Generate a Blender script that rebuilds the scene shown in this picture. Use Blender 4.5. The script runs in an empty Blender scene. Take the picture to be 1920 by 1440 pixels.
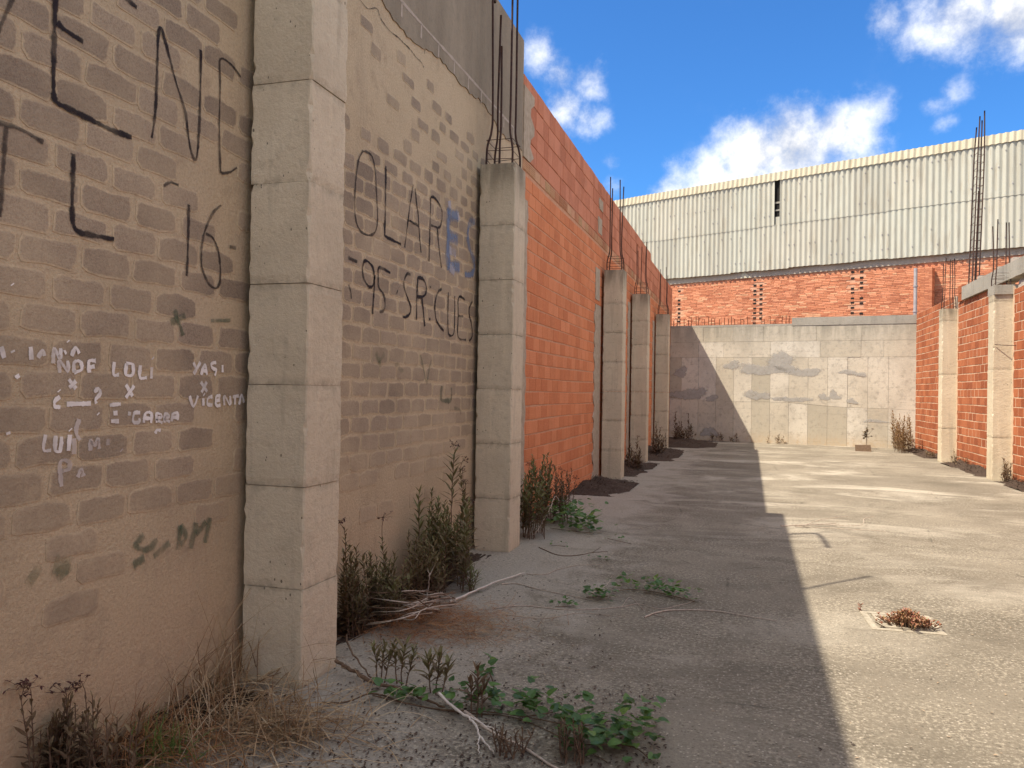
import bpy, math, random
import numpy as np
from mathutils import Vector, Matrix

SC = bpy.context.scene
COL = SC.collection
rnd = random.Random(7)

# ------------------------------------------------------------------ camera
CAMH = 1.5
FPX, YAW, PIT, ROL = 1483.6378, -0.2922, 0.0080, 0.0157
F_ = np.array([math.sin(YAW)*math.cos(PIT), math.cos(YAW)*math.cos(PIT), math.sin(PIT)])
R_ = np.array([math.cos(YAW), -math.sin(YAW), 0.0])
U_ = np.cross(R_, F_)
R_, U_ = R_*math.cos(ROL)+U_*math.sin(ROL), U_*math.cos(ROL)-R_*math.sin(ROL)
C_ = np.array([0, 0, CAMH])
cam_d = bpy.data.cameras.new('camera')
cam = bpy.data.objects.new('camera', cam_d)
COL.objects.link(cam)
cam.matrix_world = Matrix([[R_[0], U_[0], -F_[0], 0], [R_[1], U_[1], -F_[1], 0], [R_[2], U_[2], -F_[2], CAMH], [0, 0, 0, 1]])
cam_d.sensor_fit = 'HORIZONTAL'
cam_d.sensor_width = 36
cam_d.lens = FPX/1920*36
cam_d.clip_start = 0.05
cam_d.clip_end = 2000
SC.camera = cam

# surveying helpers: a sight line through a photo pixel, met with a known surface
def ray(x, y): return F_+R_*(x-960)/FPX+U_*(720-y)/FPX
def onX(x, y, X): d = ray(x, y); return C_+d*(X/d[0])
def onY(x, y, Y): d = ray(x, y); return C_+d*(Y/d[1])
def onZ(x, y, Z=0.0): d = ray(x, y); return C_+d*((Z-CAMH)/d[2])
def onP(x, y, P, n): d = ray(x, y); n = np.array(n, float); return C_+d*(np.dot(n, np.array(P)-C_)/np.dot(n, d))
def pj(P): d = np.asarray(P, float)-C_; z = d@F_; return 960+FPX*(d@R_)/z, 720-FPX*(d@U_)/z, z

# ------------------------------------------------------------------ light
SUN = Vector((-0.535, -0.36, 1.0)).normalized()      # towards the sun
EL = math.asin(SUN.z)
AZ = math.atan2(SUN.x, SUN.y) % (2*math.pi)
SUN_STRENGTH, SKY_STRENGTH, EXPOSURE = 3.2, 0.15, 1.32
sd = bpy.data.lights.new('sun', 'SUN')
sd.energy = SUN_STRENGTH
sd.angle = math.radians(0.53)
sd.color = (1.0, 0.89, 0.73)
so = bpy.data.objects.new('sun', sd)
so.rotation_euler = SUN.to_track_quat('Z', 'Y').to_euler()
COL.objects.link(so)
SC.view_settings.view_transform = 'Standard'
SC.view_settings.look = 'None'
SC.view_settings.gamma = 1
SC.view_settings.use_curve_mapping = False
SC.view_settings.exposure = EXPOSURE
SC.cycles.max_bounces = 6
SC.cycles.diffuse_bounces = 4
SC.cycles.glossy_bounces = 1
SC.cycles.transparent_max_bounces = 6


class B:
    """small node-tree builder"""
    def __init__(s, tree):
        s.t = tree; s.N = tree.nodes; s.L = tree.links
        s.N.clear()
    def n(s, typ, **kw):
        nd = s.N.new(typ)
        ins = kw.pop('ins', {})
        for k, v in kw.items(): setattr(nd, k, v)
        for k, v in ins.items(): s.put(nd.inputs[k], v)
        return nd
    def put(s, sock, v):
        if isinstance(v, bpy.types.NodeSocket): s.L.new(v, sock)
        else:
            if sock.type == 'RGBA' and hasattr(v, '__len__') and len(v) == 3: v = (*v, 1)
            sock.default_value = v
    def pos(s, sc=(1, 1, 1), off=(0, 0, 0)):
        g = s.n('ShaderNodeNewGeometry')
        m = s.n('ShaderNodeMapping', ins={'Vector': g.outputs['Position'], 'Scale': sc, 'Location': off})
        return m.outputs[0]
    def noise(s, scale, detail=4, rough=.55, vec=None, dist=0.0):
        v = vec if vec is not None else s.n('ShaderNodeNewGeometry').outputs['Position']
        return s.n('ShaderNodeTexNoise', ins={'Vector': v, 'Scale': scale, 'Detail': detail, 'Roughness': rough, 'Distortion': dist}).outputs[0]
    def vor(s, scale, vec=None, feature='F1', out=0, rand=1.0):
        v = vec if vec is not None else s.n('ShaderNodeNewGeometry').outputs['Position']
        return s.n('ShaderNodeTexVoronoi', feature=feature, ins={'Vector': v, 'Scale': scale, 'Randomness': rand}).outputs[out]
    def m(s, op, a, b=0.0, c=0.0, clamp=False):
        nd = s.n('ShaderNodeMath', operation=op, use_clamp=clamp)
        s.put(nd.inputs[0], a); s.put(nd.inputs[1], b)
        if len(nd.inputs) > 2: s.put(nd.inputs[2], c)
        return nd.outputs[0]
    def mr(s, v, a, b, c=0.0, d=1.0, smooth=True):
        nd = s.n('ShaderNodeMapRange', interpolation_type='SMOOTHSTEP' if smooth else 'LINEAR', ins={'Value': v, 'From Min': a, 'From Max': b, 'To Min': c, 'To Max': d})
        return nd.outputs[0]
    def mix(s, f, a, b, mode='MIX'):
        nd = s.n('ShaderNodeMix', data_type='RGBA', blend_type=mode)
        s.put(nd.inputs[0], f); s.put(nd.inputs[6], a); s.put(nd.inputs[7], b)
        return nd.outputs[2]
    def ramp(s, f, stops):
        nd = s.n('ShaderNodeValToRGB', ins={'Fac': f})
        el = nd.color_ramp.elements
        while len(el) < len(stops): el.new(.5)
        for e, (p, c) in zip(el, stops): e.position = p; e.color = (*c, 1)
        return nd.outputs[0]
    def attr(s, name): return s.n('ShaderNodeAttribute', attribute_name=name).outputs['Fac']
    def xyz(s):
        return s.n('ShaderNodeSeparateXYZ', ins={0: s.n('ShaderNodeNewGeometry').outputs['Position']}).outputs
    def bump(s, h, strength=.5, dist=.01, prev=None):
        nd = s.n('ShaderNodeBump', ins={'Height': h, 'Strength': strength, 'Distance': dist})
        if prev is not None: s.put(nd.inputs['Normal'], prev)
        return nd.outputs[0]


# world: clear blue sky with a few cumulus in view, more added out of view
W = bpy.data.worlds.new('World'); SC.world = W; W.use_nodes = True
b = B(W.node_tree)
sky = b.n('ShaderNodeTexSky', sky_type='NISHITA', sun_disc=False, sun_elevation=EL, sun_rotation=AZ, altitude=50, air_density=1.0, dust_density=0.25, ozone_density=2.5)
skyc = b.mix(1.0, sky.outputs[0], (.165, .355, .555), 'MULTIPLY')
tc = b.n('ShaderNodeTexCoord').outputs['Generated']
dirn = b.n('ShaderNodeVectorMath', operation='NORMALIZE', ins={0: tc}).outputs[0]
wn = b.n('ShaderNodeTexNoise', ins={'Vector': dirn, 'Scale': 9.0, 'Detail': 3.0, 'Roughness': .5})
wv = b.n('ShaderNodeVectorMath', operation='MULTIPLY_ADD', ins={0: wn.outputs[1], 1: (.05, .05, .05), 2: dirn}).outputs[0]
wv = b.n('ShaderNodeVectorMath', operation='SUBTRACT', ins={0: wv, 1: (.025, .025, .025)}).outputs[0]
blobs = []
for x, y, r, a in ((1270, 352, 55, .9), (1330, 335, 60, 1.), (1410, 300, 80, 1.), (1440, 240, 34, .65), (1500, 285, 95, 1.05), (1585, 255, 72, 1.0), (1640, 215, 42, .8),
                   (1670, 50, 38, .6), (1730, 60, 48, .75), (1800, 40, 72, .95), (1890, 25, 78, .95),
                   (1795, 180, 28, .55), (1762, 212, 26, .55), (1775, 245, 26, .45),
                   (1005, 105, 42, .7), (1050, 140, 40, .6), (1105, 150, 42, .62), (1060, 200, 48, .68), (1105, 215, 40, .65), (1140, 300, 28, .6), (1150, 345, 34, .6)):
    d = ray(x, y); d /= np.linalg.norm(d); blobs.append((d, r/FPX*1.25, a))
tot = None
for d, r, a in blobs:
    dist = b.n('ShaderNodeVectorMath', operation='DISTANCE', ins={0: wv, 1: tuple(d)}).outputs['Value']
    g = b.mr(dist, 0, r*1.35, a, 0)
    tot = g if tot is None else b.m('SMOOTH_MAX', tot, g, .12)
# out of view: extra cloud added all round to whiten and lift fill light
axd = b.n('ShaderNodeVectorMath', operation='DOT_PRODUCT', ins={0: dirn, 1: tuple(F_)}).outputs['Value']
f0 = b.n('ShaderNodeTexNoise', ins={'Vector': dirn, 'Scale': 3.6, 'Detail': 2.0, 'Roughness': .5}).outputs[0]
rest = b.m('MULTIPLY', b.mr(f0, .34, .54), b.mr(axd, .80, .72))
tot = b.m('MAXIMUM', tot, rest)
f1 = b.n('ShaderNodeTexNoise', ins={'Vector': dirn, 'Scale': 13.0, 'Detail': 7.0, 'Roughness': .64, 'Distortion': .0}).outputs[0]
f2 = b.n('ShaderNodeTexNoise', ins={'Vector': dirn, 'Scale': 7.0, 'Detail': 2.0, 'Roughness': .5}).outputs[0]
dens = b.m('ADD', tot, b.m('MULTIPLY', b.m('SUBTRACT', f1, .5), 1.75))
mask = b.mr(dens, .20, 1.15)
mask = b.m('MULTIPLY', mask, b.mr(tot, .04, .3))
shade = b.mr(b.m('ADD', f1, b.m('MULTIPLY', f2, .6)), .52, .86, 2.1, 3.9)
cl = b.n('ShaderNodeCombineXYZ', ins={0: shade, 1: b.m('MULTIPLY', shade, .985), 2: b.m('MULTIPLY', shade, .96)}).outputs[0]
skymix = b.mix(mask, skyc, cl)
bg = b.n('ShaderNodeBackground', ins={'Color': skymix, 'Strength': SKY_STRENGTH})
W.cycles.sampling_method = 'MANUAL'; W.cycles.sample_map_resolution = 256
wo = b.n('ShaderNodeOutputWorld'); b.L.new(bg.outputs[0], wo.inputs[0])


# ------------------------------------------------------------------ materials
M = {}
def material(name, fn, rough=.9, spec=.25):
    mt = bpy.data.materials.new(name); mt.use_nodes = True
    k = B(mt.node_tree)
    r = fn(k)
    col, extra = (r if isinstance(r, tuple) and len(r) == 2 and isinstance(r[1], dict) else (r, {}))
    bs = k.n('ShaderNodeBsdfPrincipled', ins={'Roughness': extra.get('rough', rough), 'Specular IOR Level': spec})
    k.put(bs.inputs['Base Color'], col)
    if 'normal' in extra: k.put(bs.inputs['Normal'], extra['normal'])
    if 'metal' in extra: k.put(bs.inputs['Metallic'], extra['metal'])
    sh = bs.outputs[0]
    if 'translucent' in extra:
        tr = k.n('ShaderNodeBsdfTranslucent', ins={'Color': extra['translucent']})
        sh = k.n('ShaderNodeMixShader', ins={0: extra.get('tfac', .3), 1: sh, 2: tr.outputs[0]}).outputs[0]
    if 'alpha' in extra:
        tp = k.n('ShaderNodeBsdfTransparent')
        sh = k.n('ShaderNodeMixShader', ins={0: extra['alpha'], 1: tp.outputs[0], 2: sh}).outputs[0]
    o = k.n('ShaderNodeOutputMaterial'); k.L.new(sh, o.inputs[0])
    M[name] = mt
    return mt

TAN, TAN2, TANP = (.555, .45, .295), (.46, .373, .247), (.44, .315, .22)
def tan_colour(k):
    n1 = k.noise(1.1, 5, .6); n2 = k.noise(7, 6, .65); n3 = k.noise(70, 4, .7)
    c = k.ramp(n1, [(.3, TAN2), (.52, TAN), (.75, (.585, .48, .325))])
    z = k.xyz()[2]
    low = k.mr(k.m('ADD', z, k.m('MULTIPLY', n2, .5)), .2, 1.5, .75, 0)
    c = k.mix(low, c, (.56, .425, .27))
    c = k.mix(k.mr(n2, .5, .75, 0, .45), c, (.33, .25, .17))
    c = k.mix(k.mr(n3, .35, .7, 0, .30), c, (.26, .19, .13))
    return c, n2, n3
def f_tan(k):
    c, n2, n3 = tan_colour(k)
    # damp stains running down
    st = k.noise(1.0, 5, .6, k.pos((1, 3.5, .5)))
    c = k.mix(k.mr(st, .55, .75, 0, .35), c, (.27, .21, .15))
    return c, {'normal': k.bump(k.noise(48, 4, .78), .7, .014)}
material('tan_render', f_tan)
def f_tanbrick(k):
    c, n2, n3 = tan_colour(k)
    v = k.attr('var'); e = k.attr('edge')
    bc = k.ramp(v, [(0, (.225, .18, .132)), (.5, (.285, .23, .17)), (1, (.345, .28, .208))])
    bc = k.mix(k.mr(k.noise(160, 3, .7), .45, .62, 0, .55), bc, (.115, .082, .058))
    bc = k.mix(k.mr(k.noise(240, 2, .7, k.pos((1, 1, 1), (3, 5, 1))), .55, .7, 0, .4), bc, (.38, .29, .2))
    nn = k.noise(13, 6, .72, k.pos((1, 1, 1), (5, 1, 9)))
    cov = k.mr(k.m('ADD', e, k.m('MULTIPLY', k.m('SUBTRACT', nn, .5), 2.1)), .2, .8)
    big = k.mr(k.noise(1.6, 4, .6, k.pos((1, 1, 1), (2, 7, 3))), .3, .72, 1.0, .45)
    z = k.xyz()[2]
    lowf = k.mr(z, .7, 1.5, .35, 1.0)
    c = k.mix(k.m('MULTIPLY', k.m('MULTIPLY', cov, big), lowf), c, bc)
    c = k.mix(k.mr(k.noise(1.9, 5, .65, k.pos((1, 1, .6), (8, 2, 5))), .5, .68, 0, .35), c, (.22, .175, .125))
    return c, {'normal': k.bump(k.noise(55, 3, .75), .6, .008)}
material('tan_brick', f_tanbrick)

def f_greyband(k):
    n1 = k.noise(1.2, 6, .6, k.pos((1, 2.5, .45))); n2 = k.noise(14, 5, .7); n3 = k.noise(90, 3, .7)
    c = k.ramp(n1, [(.3, (.21, .178, .13)), (.5, (.27, .23, .17)), (.72, (.34, .29, .215))])
    c = k.mix(k.mr(n2, .45, .7, 0, .4), c, (.17, .147, .11))
    c = k.mix(k.mr(n3, .4, .7, 0, .25), c, (.36, .31, .24))
    return c, {'normal': k.bump(k.noise(30, 3, .75), .5, .008)}
material('grey_render', f_greyband)
material('pale_mortar', lambda k: (k.ramp(k.noise(25, 4), [(.3, (.36, .31, .26)), (.7, (.48, .41, .34))]), {}))

def conc(base, dark, light, warm=0.0, stain=True):
    def f(k):
        n1 = k.noise(1.7, 6, .6); n2 = k.noise(16, 6, .68); n3 = k.noise(120, 3, .7)
        c = k.ramp(n1, [(.28, dark), (.5, base), (.75, light)])
        c = k.mix(k.mr(k.attr('var'), 0, 1, .30, 0, False), c, tuple(v*.72 for v in base))
        c = k.mix(k.mr(n2, .48, .74, 0, .6), c, tuple(v*.70 for v in base))
        jn = k.m('MULTIPLY', k.m('SUBTRACT', 1.0, k.attr('edge')), k.mr(n2, .38, .58))
        c = k.mix(k.m('MULTIPLY', jn, .5), c, tuple(v*.42 for v in base))
        drip = k.noise(2.6, 5, .62, k.pos((3.5, 3.5, .28), (2, 4, 1)))
        c = k.mix(k.mr(drip, .54, .7, 0, .45), c, tuple(v*.60 for v in base))
        c = k.mix(k.mr(drip, .44, .30, 0, .35), c, tuple(min(.8, v*1.22) for v in base))
        c = k.mix(k.mr(n3, .42, .72, 0, .35), c, tuple(v*.72 for v in base))
        pit = k.vor(34, k.pos((1, 1, .62)), out=0)
        psz = k.mr(k.noise(5, 3), .42, .72, .06, .21)
        pm = k.m('LESS_THAN', pit, psz)
        cell = k.n('ShaderNodeTexVoronoi', ins={'Vector': k.pos((1, 1, .62)), 'Scale': 34})
        keep = k.m('GREATER_THAN', k.n('ShaderNodeSeparateColor', ins={0: cell.outputs[1]})  .outputs[0], .55)
        pm = k.m('MULTIPLY', pm, keep)
        c = k.mix(pm, c, tuple(v*.3 for v in base))
        if stain:
            top = k.attr('top')
            st = k.noise(3.0, 5, .6, k.pos((3.2, 3.2, .5)))
            c = k.mix(k.m('MULTIPLY', k.mr(top, .0, 1.0, 0, 1), k.mr(st, .32, .62, .25, .95)), c, tuple(v*.33 for v in base))
        return c, {'normal': k.bump(k.m('SUBTRACT', k.noise(34, 4, .78), k.m('MULTIPLY', k.m('LESS_THAN', pit, .12), .5)), .85, .010)}
    return f
material('column_concrete', conc((.63, .545, .395), (.53, .455, .325), (.70, .615, .455)))
material('brown_concrete', conc((.44, .37, .295), (.36, .30, .24), (.52, .44, .35), stain=False))
material('beam_concrete', conc((.36, .335, .28), (.29, .27, .23), (.44, .41, .35)))

def f_panel(k):
    v = k.attr('var')
    base = k.ramp(v, [(0, (.41, .375, .295)), (.3, (.52, .47, .37)), (.7, (.58, .53, .43)), (1, (.63, .59, .50))])
    n1 = k.noise(1.3, 6, .62); n2 = k.noise(9, 6, .7); n3 = k.noise(60, 3, .7)
    c = k.mix(k.mr(n1, .4, .72, 0, .55), base, (.36, .325, .26))
    c = k.mix(k.mr(n2, .5, .72, 0, .7), c, (.29, .265, .22))
    c = k.mix(k.mr(k.noise(4.5, 6, .7, k.pos((1.6, 1.6, .8), (3, 1, 2))), .54, .68, 0, .4), c, (.36, .335, .29))
    c = k.mix(k.mr(n3, .45, .75, 0, .3), c, (.28, .25, .2))
    z = k.xyz()[2]
    st = k.noise(2.2, 5, .6, k.pos((3, 3, .35)))
    c = k.mix(k.m('MULTIPLY', k.mr(z, 2.7, 3.75), k.mr(st, .35, .65, .2, .8)), c, (.24, .225, .18))
    c = k.mix(k.m('MULTIPLY', k.mr(z, .45, .0), k.mr(n2, .35, .65, .2, .8)), c, (.50, .39, .26))
    ln = k.m('ABSOLUTE', k.m('SUBTRACT', k.m('FRACT', k.m('ADD', k.m('MULTIPLY', z, 2.35), k.m('MULTIPLY', v, 3.))), .5))
    c = k.mix(k.m('MULTIPLY', k.mr(ln, .03, .0, 0, .4), k.mr(n2, .42, .58)), c, (.24, .21, .17))
    return c, {'normal': k.bump(k.noise(20, 3, .75), .5, .01)}
material('panel_concrete', f_panel)
def f_patch(k):
    n = k.noise(12, 5, .65); e = k.attr('edge')
    a = k.mr(k.m('ADD', e, k.m('MULTIPLY', k.m('SUBTRACT', k.noise(6, 6, .72), .5), 2.6)), .15, .9)
    return k.ramp(n, [(.3, (.36, .345, .315)), (.7, (.47, .455, .42))]), {'alpha': k.m('MULTIPLY', a, .7)}
material('repair_mortar', f_patch)
def f_patch2(k):
    n = k.noise(12, 5, .65)
    return k.ramp(n, [(.3, (.34, .28, .2)), (.7, (.50, .42, .32))]), {'normal': k.bump(k.noise(40, 5, .7), .6, .01)}
material('wall_mortar', f_patch2)

def red(stops, ribs=True, grime=.3, rib_axis='mix'):
    def f(k):
        v = k.attr('var')
        c = k.ramp(v, stops)
        p = k.xyz()
        n1 = k.noise(2.0, 5, .6); n2 = k.noise(22, 5, .7); n3 = k.noise(110, 3, .7)
        s = k.m('ADD', p[1], p[0])
        rv = k.m('SINE', k.m('MULTIPLY', s, 2*math.pi/.026))
        rh = k.m('SINE', k.m('MULTIPLY', p[2], 2*math.pi/.021))
        pick = k.m('GREATER_THAN', k.m('FRACT', k.m('MULTIPLY', v, 7.31)), .45 if rib_axis == 'mix' else .08)
        rib = k.m('ADD', k.m('MULTIPLY', rv, pick), k.m('MULTIPLY', rh, k.m('SUBTRACT', 1.0, pick)))
        c = k.mix(k.mr(n1, .45, .75, 0, grime), c, tuple(x*.62 for x in stops[0][1]))
        c = k.mix(k.mr(n2, .5, .75, 0, .4), c, tuple(min(1, x*1.25+.03) for x in stops[-1][1]))
        c = k.mix(k.mr(n3, .5, .75, 0, .35), c, tuple(x*.6 for x in stops[0][1]))
        if ribs: c = k.mix(k.m('MULTIPLY', k.mr(rib, -.2, 1.0, 0, .2), k.mr(n1, .3, .6)), c, tuple(x*.6 for x in stops[0][1]))
        h = k.m('ADD', k.m('MULTIPLY', rib, .12 if ribs else 0), k.m('MULTIPLY', k.noise(45, 2, .7), .6))
        return c, {'normal': k.bump(h, .5, .006)}
    return f
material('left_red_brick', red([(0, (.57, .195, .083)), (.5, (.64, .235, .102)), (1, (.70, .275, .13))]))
material('upper_red_brick', red([(0, (.47, .175, .095)), (.5, (.55, .215, .12)), (1, (.62, .26, .155))], ribs=False, grime=.45))
material('slot_brick', red([(0, (.50, .25, .14)), (.6, (.58, .29, .17)), (1, (.56, .38, .22))], ribs=False))
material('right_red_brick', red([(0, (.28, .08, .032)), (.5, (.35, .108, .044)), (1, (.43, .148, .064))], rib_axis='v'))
material('far_brick', red([(0, (.40, .14, .075)), (.35, (.54, .21, .11)), (.8, (.62, .26, .145)), (1, (.66, .38, .22))], ribs=False, grime=.35))
def mort(a, bb):
    def f(k):
        return k.ramp(k.noise(14, 5, .65), [(.3, a), (.7, bb)]), {'normal': k.bump(k.noise(60, 4, .7), .5, .006)}
    return f
material('left_red_mortar', mort((.50, .25, .145), (.62, .36, .22)))
material('upper_red_mortar', mort((.36, .17, .10), (.50, .26, .17)))
material('right_mortar', mort((.52, .37, .25), (.64, .48, .34)))
material('far_mortar', mort((.46, .24, .15), (.62, .36, .23)))

def f_floor(k):
    p = k.xyz()
    n1 = k.noise(.5, 6, .62); n2 = k.noise(2.4, 6, .68, None, .6); n3 = k.noise(24, 5, .7); n4 = k.noise(85, 4, .75)
    c = k.ramp(n1, [(.30, (.150, .130, .100)), (.46, (.205, .178, .137)), (.60, (.26, .228, .176)), (.74, (.35, .312, .245))])
    # worn bright skin in long smears, more of it deep in the yard
    stk = k.noise(.8, 7, .66, k.pos((.5, 1.05, 1)), .8)
    far = k.mr(p[1], 7.5, 13.0)
    c = k.mix(k.m('MULTIPLY', k.mr(stk, .50, .64), k.m('ADD', .35, k.m('MULTIPLY', far, .4))), c, (.50, .455, .37))
    # dark mossy stains
    ms = k.noise(.95, 7, .7, k.pos((.8, 1, 1), (11, 5, 0)), .5)
    c = k.mix(k.mr(ms, .52, .64, 0, .6), c, (.125, .108, .082))
    c = k.mix(k.mr(n2, .50, .66, 0, .5), c, (.150, .130, .100))
    # cement dust beside the wall
    edge = k.mr(k.m('ADD', p[0], k.m('MULTIPLY', k.m('SUBTRACT', n2, .5), 3.0)), -.75, -1.7)
    c = k.mix(k.m('MULTIPLY', edge, .8), c, (.37, .335, .28))
    # coarse grain, stronger where the skin has gone
    worn = k.mr(k.noise(1.3, 5, .65, k.pos((1, 1, 1), (3, 8, 0))), .38, .60, .25, 1.0)
    lg = k.noise(42, 5, .72, k.pos((1, 1, 1), (4, 9, 2)))
    c = k.mix(k.m('MULTIPLY', k.mr(lg, .50, .61, 0, .62), worn), c, (.47, .42, .325))
    c = k.mix(k.m('MULTIPLY', k.mr(lg, .46, .36, 0, .6), worn), c, (.095, .082, .064))
    vc = k.n('ShaderNodeTexVoronoi', ins={'Vector': k.n('ShaderNodeNewGeometry').outputs['Position'], 'Scale': 70.0})
    rc = k.n('ShaderNodeSeparateColor', ins={0: vc.outputs[1]}).outputs[0]
    c = k.mix(k.m('MULTIPLY', k.mr(vc.outputs[0], .5, .25), k.mr(rc, .86, .97, 0, .7)), c, (.55, .49, .40))
    c = k.mix(k.m('MULTIPLY', k.mr(vc.outputs[0], .5, .25), k.mr(rc, .16, .05, 0, .6)), c, (.075, .065, .052))
    c = k.mix(k.mr(n4, .50, .68, 0, .5), c, (.115, .098, .075))
    # hairline cracks
    cr = k.vor(.42, k.n('ShaderNodeVectorMath', operation='MULTIPLY_ADD', ins={0: k.n('ShaderNodeTexNoise', ins={'Scale': 2.2, 'Detail': 5.0}).outputs[1], 1: (.5, .5, .5), 2: k.n('ShaderNodeNewGeometry').outputs['Position']}).outputs[0], 'DISTANCE_TO_EDGE')
    c = k.mix(k.m('MULTIPLY', k.mr(cr, .007, .0), k.mr(n2, .46, .6, 0, .55)), c, (.08, .07, .056))
    return c, {'normal': k.bump(k.noise(50, 4, .8), .8, .012), 'rough': .95}
material('floor_concrete', f_floor, spec=.15)
material('earth', lambda k: (k.ramp(k.noise(.8, 8, .7), [(.3, (.12, .09, .06)), (.7, (.24, .19, .13))]), {'normal': k.bump(k.noise(20, 6, .7), .8, .03)}))
def f_soil(k):
    return k.ramp(k.noise(35, 6, .75), [(.3, (.035, .024, .018)), (.55, (.085, .058, .042)), (.75, (.16, .115, .085))]), {'normal': k.bump(k.noise(60, 6, .8), 1., .03)}
material('litter', f_soil)

def f_sheet(k):
    n1 = k.noise(.7, 5, .6); n2 = k.noise(3.0, 6, .65, k.pos((2.2, 2.2, .3))); v = k.attr('var')
    c = k.ramp(v, [(0, (.41, .405, .345)), (.5, (.49, .475, .40)), (1, (.465, .47, .405))])
    c = k.mix(k.mr(n2, .47, .70, 0, .6), c, (.33, .29, .22))
    c = k.mix(k.mr(n1, .5, .75, 0, .3), c, (.37, .38, .325))
    c = k.mix(k.mr(k.noise(40, 4, .7), .5, .75, 0, .18), c, (.40, .36, .28))
    return c, {'normal': k.bump(n2, .2, .01), 'rough': .8}
material('fibre_cement', f_sheet)
material('fascia_sheet', lambda k: (k.mix(k.mr(k.noise(3.0, 6, .65, k.pos((2.2, 2.2, .3))), .45, .75, 0, .5), (.52, .475, .36), (.34, .27, .17)), {'rough': .8}))
material('painted_shade', lambda k: (.02, .018, .016))  # near-black colour standing in for shade inside gaps and openings
def f_rust(k):
    return k.ramp(k.noise(30, 4, .7), [(.3, (.035, .020, .018)), (.55, (.065, .036, .028)), (.8, (.13, .062, .04))]), {'rough': .75, 'normal': k.bump(k.noise(120, 3), .5, .003)}
material('rusty_steel', f_rust)
material('rust_orange', lambda k: (k.ramp(k.noise(30, 4, .7), [(.3, (.09, .035, .02)), (.7, (.20, .07, .035))]), {'rough': .8}))
material('grey_pipe', lambda k: (k.ramp(k.noise(10, 4), [(.3, (.30, .28, .29)), (.7, (.40, .37, .37))]), {'rough': .6}))

def leafmat(name, stops, trans, tfac=.3, rough=.55):
    def f(k):
        v = k.attr('var')
        c = k.ramp(v, stops)
        c = k.mix(k.mr(k.noise(90, 4, .7), .4, .7, 0, .35), c, tuple(x*.55 for x in stops[0][1]))
        return c, {'translucent': trans, 'tfac': tfac, 'rough': rough}
    material(name, f)
leafmat('weed_leaf', [(0, (.14, .085, .055)), (.3, (.185, .14, .066)), (.6, (.185, .19, .075)), (1, (.29, .30, .125))], (.12, .13, .04), .15)
leafmat('brown_weed_leaf', [(0, (.085, .050, .033)), (.5, (.165, .108, .060)), (1, (.235, .18, .09))], (.10, .07, .03), .12)
leafmat('vine_leaf', [(0, (.045, .095, .040)), (.5, (.075, .155, .052)), (.85, (.135, .25, .065)), (1, (.26, .30, .07))], (.16, .30, .05), .3, .4)
leafmat('fresh_grass', [(0, (.07, .13, .03)), (1, (.16, .24, .06))], (.2, .3, .06), .25)
leafmat('dry_grass', [(0, (.14, .08, .042)), (.4, (.30, .19, .10)), (.75, (.48, .355, .21)), (1, (.62, .50, .34))], (.4, .28, .13), .2, .8)
leafmat('red_grass', [(0, (.20, .082, .035)), (.5, (.36, .165, .07)), (1, (.50, .29, .145))], (.3, .14, .05), .2, .8)
leafmat('flower_dry', [(0, (.05, .022, .022)), (1, (.13, .055, .045))], (.1, .04, .03), .1, .8)
leafmat('succulent', [(0, (.26, .09, .06)), (.5, (.34, .16, .09)), (.8, (.30, .22, .09)), (1, (.26, .28, .10))], (.3, .15, .07), .15, .45)
material('pale_twig', lambda k: (k.ramp(k.noise(40, 4, .7), [(.3, (.32, .25, .19)), (.7, (.56, .48, .40))]), {}))
material('white_twig', lambda k: (k.ramp(k.noise(40, 4, .7), [(.3, (.48, .43, .37)), (.7, (.66, .60, .53))]), {}))
material('brown_twig', lambda k: (k.ramp(k.noise(40, 4, .7), [(.3, (.085, .052, .034)), (.7, (.19, .125, .08))]), {}))
material('dead_flecks', lambda k: (k.ramp(k.attr('var'), [(0, (.035, .025, .02)), (.6, (.09, .06, .045)), (1, (.32, .24, .16))]), {}))
material('block', lambda k: (k.ramp(k.noise(20, 5, .7), [(.3, (.14, .10, .07)), (.7, (.26, .18, .12))]), {'normal': k.bump(k.noise(50, 5), .6, .01)}))
material('drain_iron', lambda k: (k.ramp(k.noise(18, 5, .7), [(.3, (.24, .21, .16)), (.7, (.46, .41, .32))]), {'normal': k.bump(k.noise(70, 4), .5, .005)}))
material('stone', lambda k: (k.ramp(k.noise(14, 5, .7), [(.3, (.30, .28, .26)), (.7, (.46, .43, .40))]), {'normal': k.bump(k.noise(30, 5), .7, .01)}))

def paint(name, col, op, nscale, lo, hi, streak=(1, 1, 1), col2=None):
    def f(k):
        e = k.attr('edge')
        n = k.noise(nscale, 6, .7, k.pos(streak))
        a = k.mr(k.m('ADD', e, k.m('MULTIPLY', k.m('SUBTRACT', n, .5), 1.8)), lo, hi, 0, op)
        a = k.m('MULTIPLY', a, k.mr(k.noise(5.5, 3, .6, k.pos((1, 1, 1), (7, 3, 1))), .32, .58, .5, 1.0))
        c = col if col2 is None else k.mix(k.mr(k.noise(9, 4), .45, .6), col, col2)
        return c, {'alpha': a, 'rough': .8}
    material(name, f)
paint('black_spray', (.018, .013, .017), .93, 42, .18, .85)
paint('black_spray_faint', (.035, .026, .026), .78, 36, .25, 1.0)
paint('white_brush', (.82, .79, .75), 1.0, 45, .2, .5, (1, 1, .6))
paint('white_brush_faint', (.66, .60, .55), .75, 40, .42, .75, (1, 1, .6))
paint('green_brush', (.10, .135, .085), .55, 18, .3, 1.05, (1, 2, .6))
paint('green_faint', (.15, .18, .10), .34, 14, .3, 1.1, (1, 2, .5))
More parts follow.
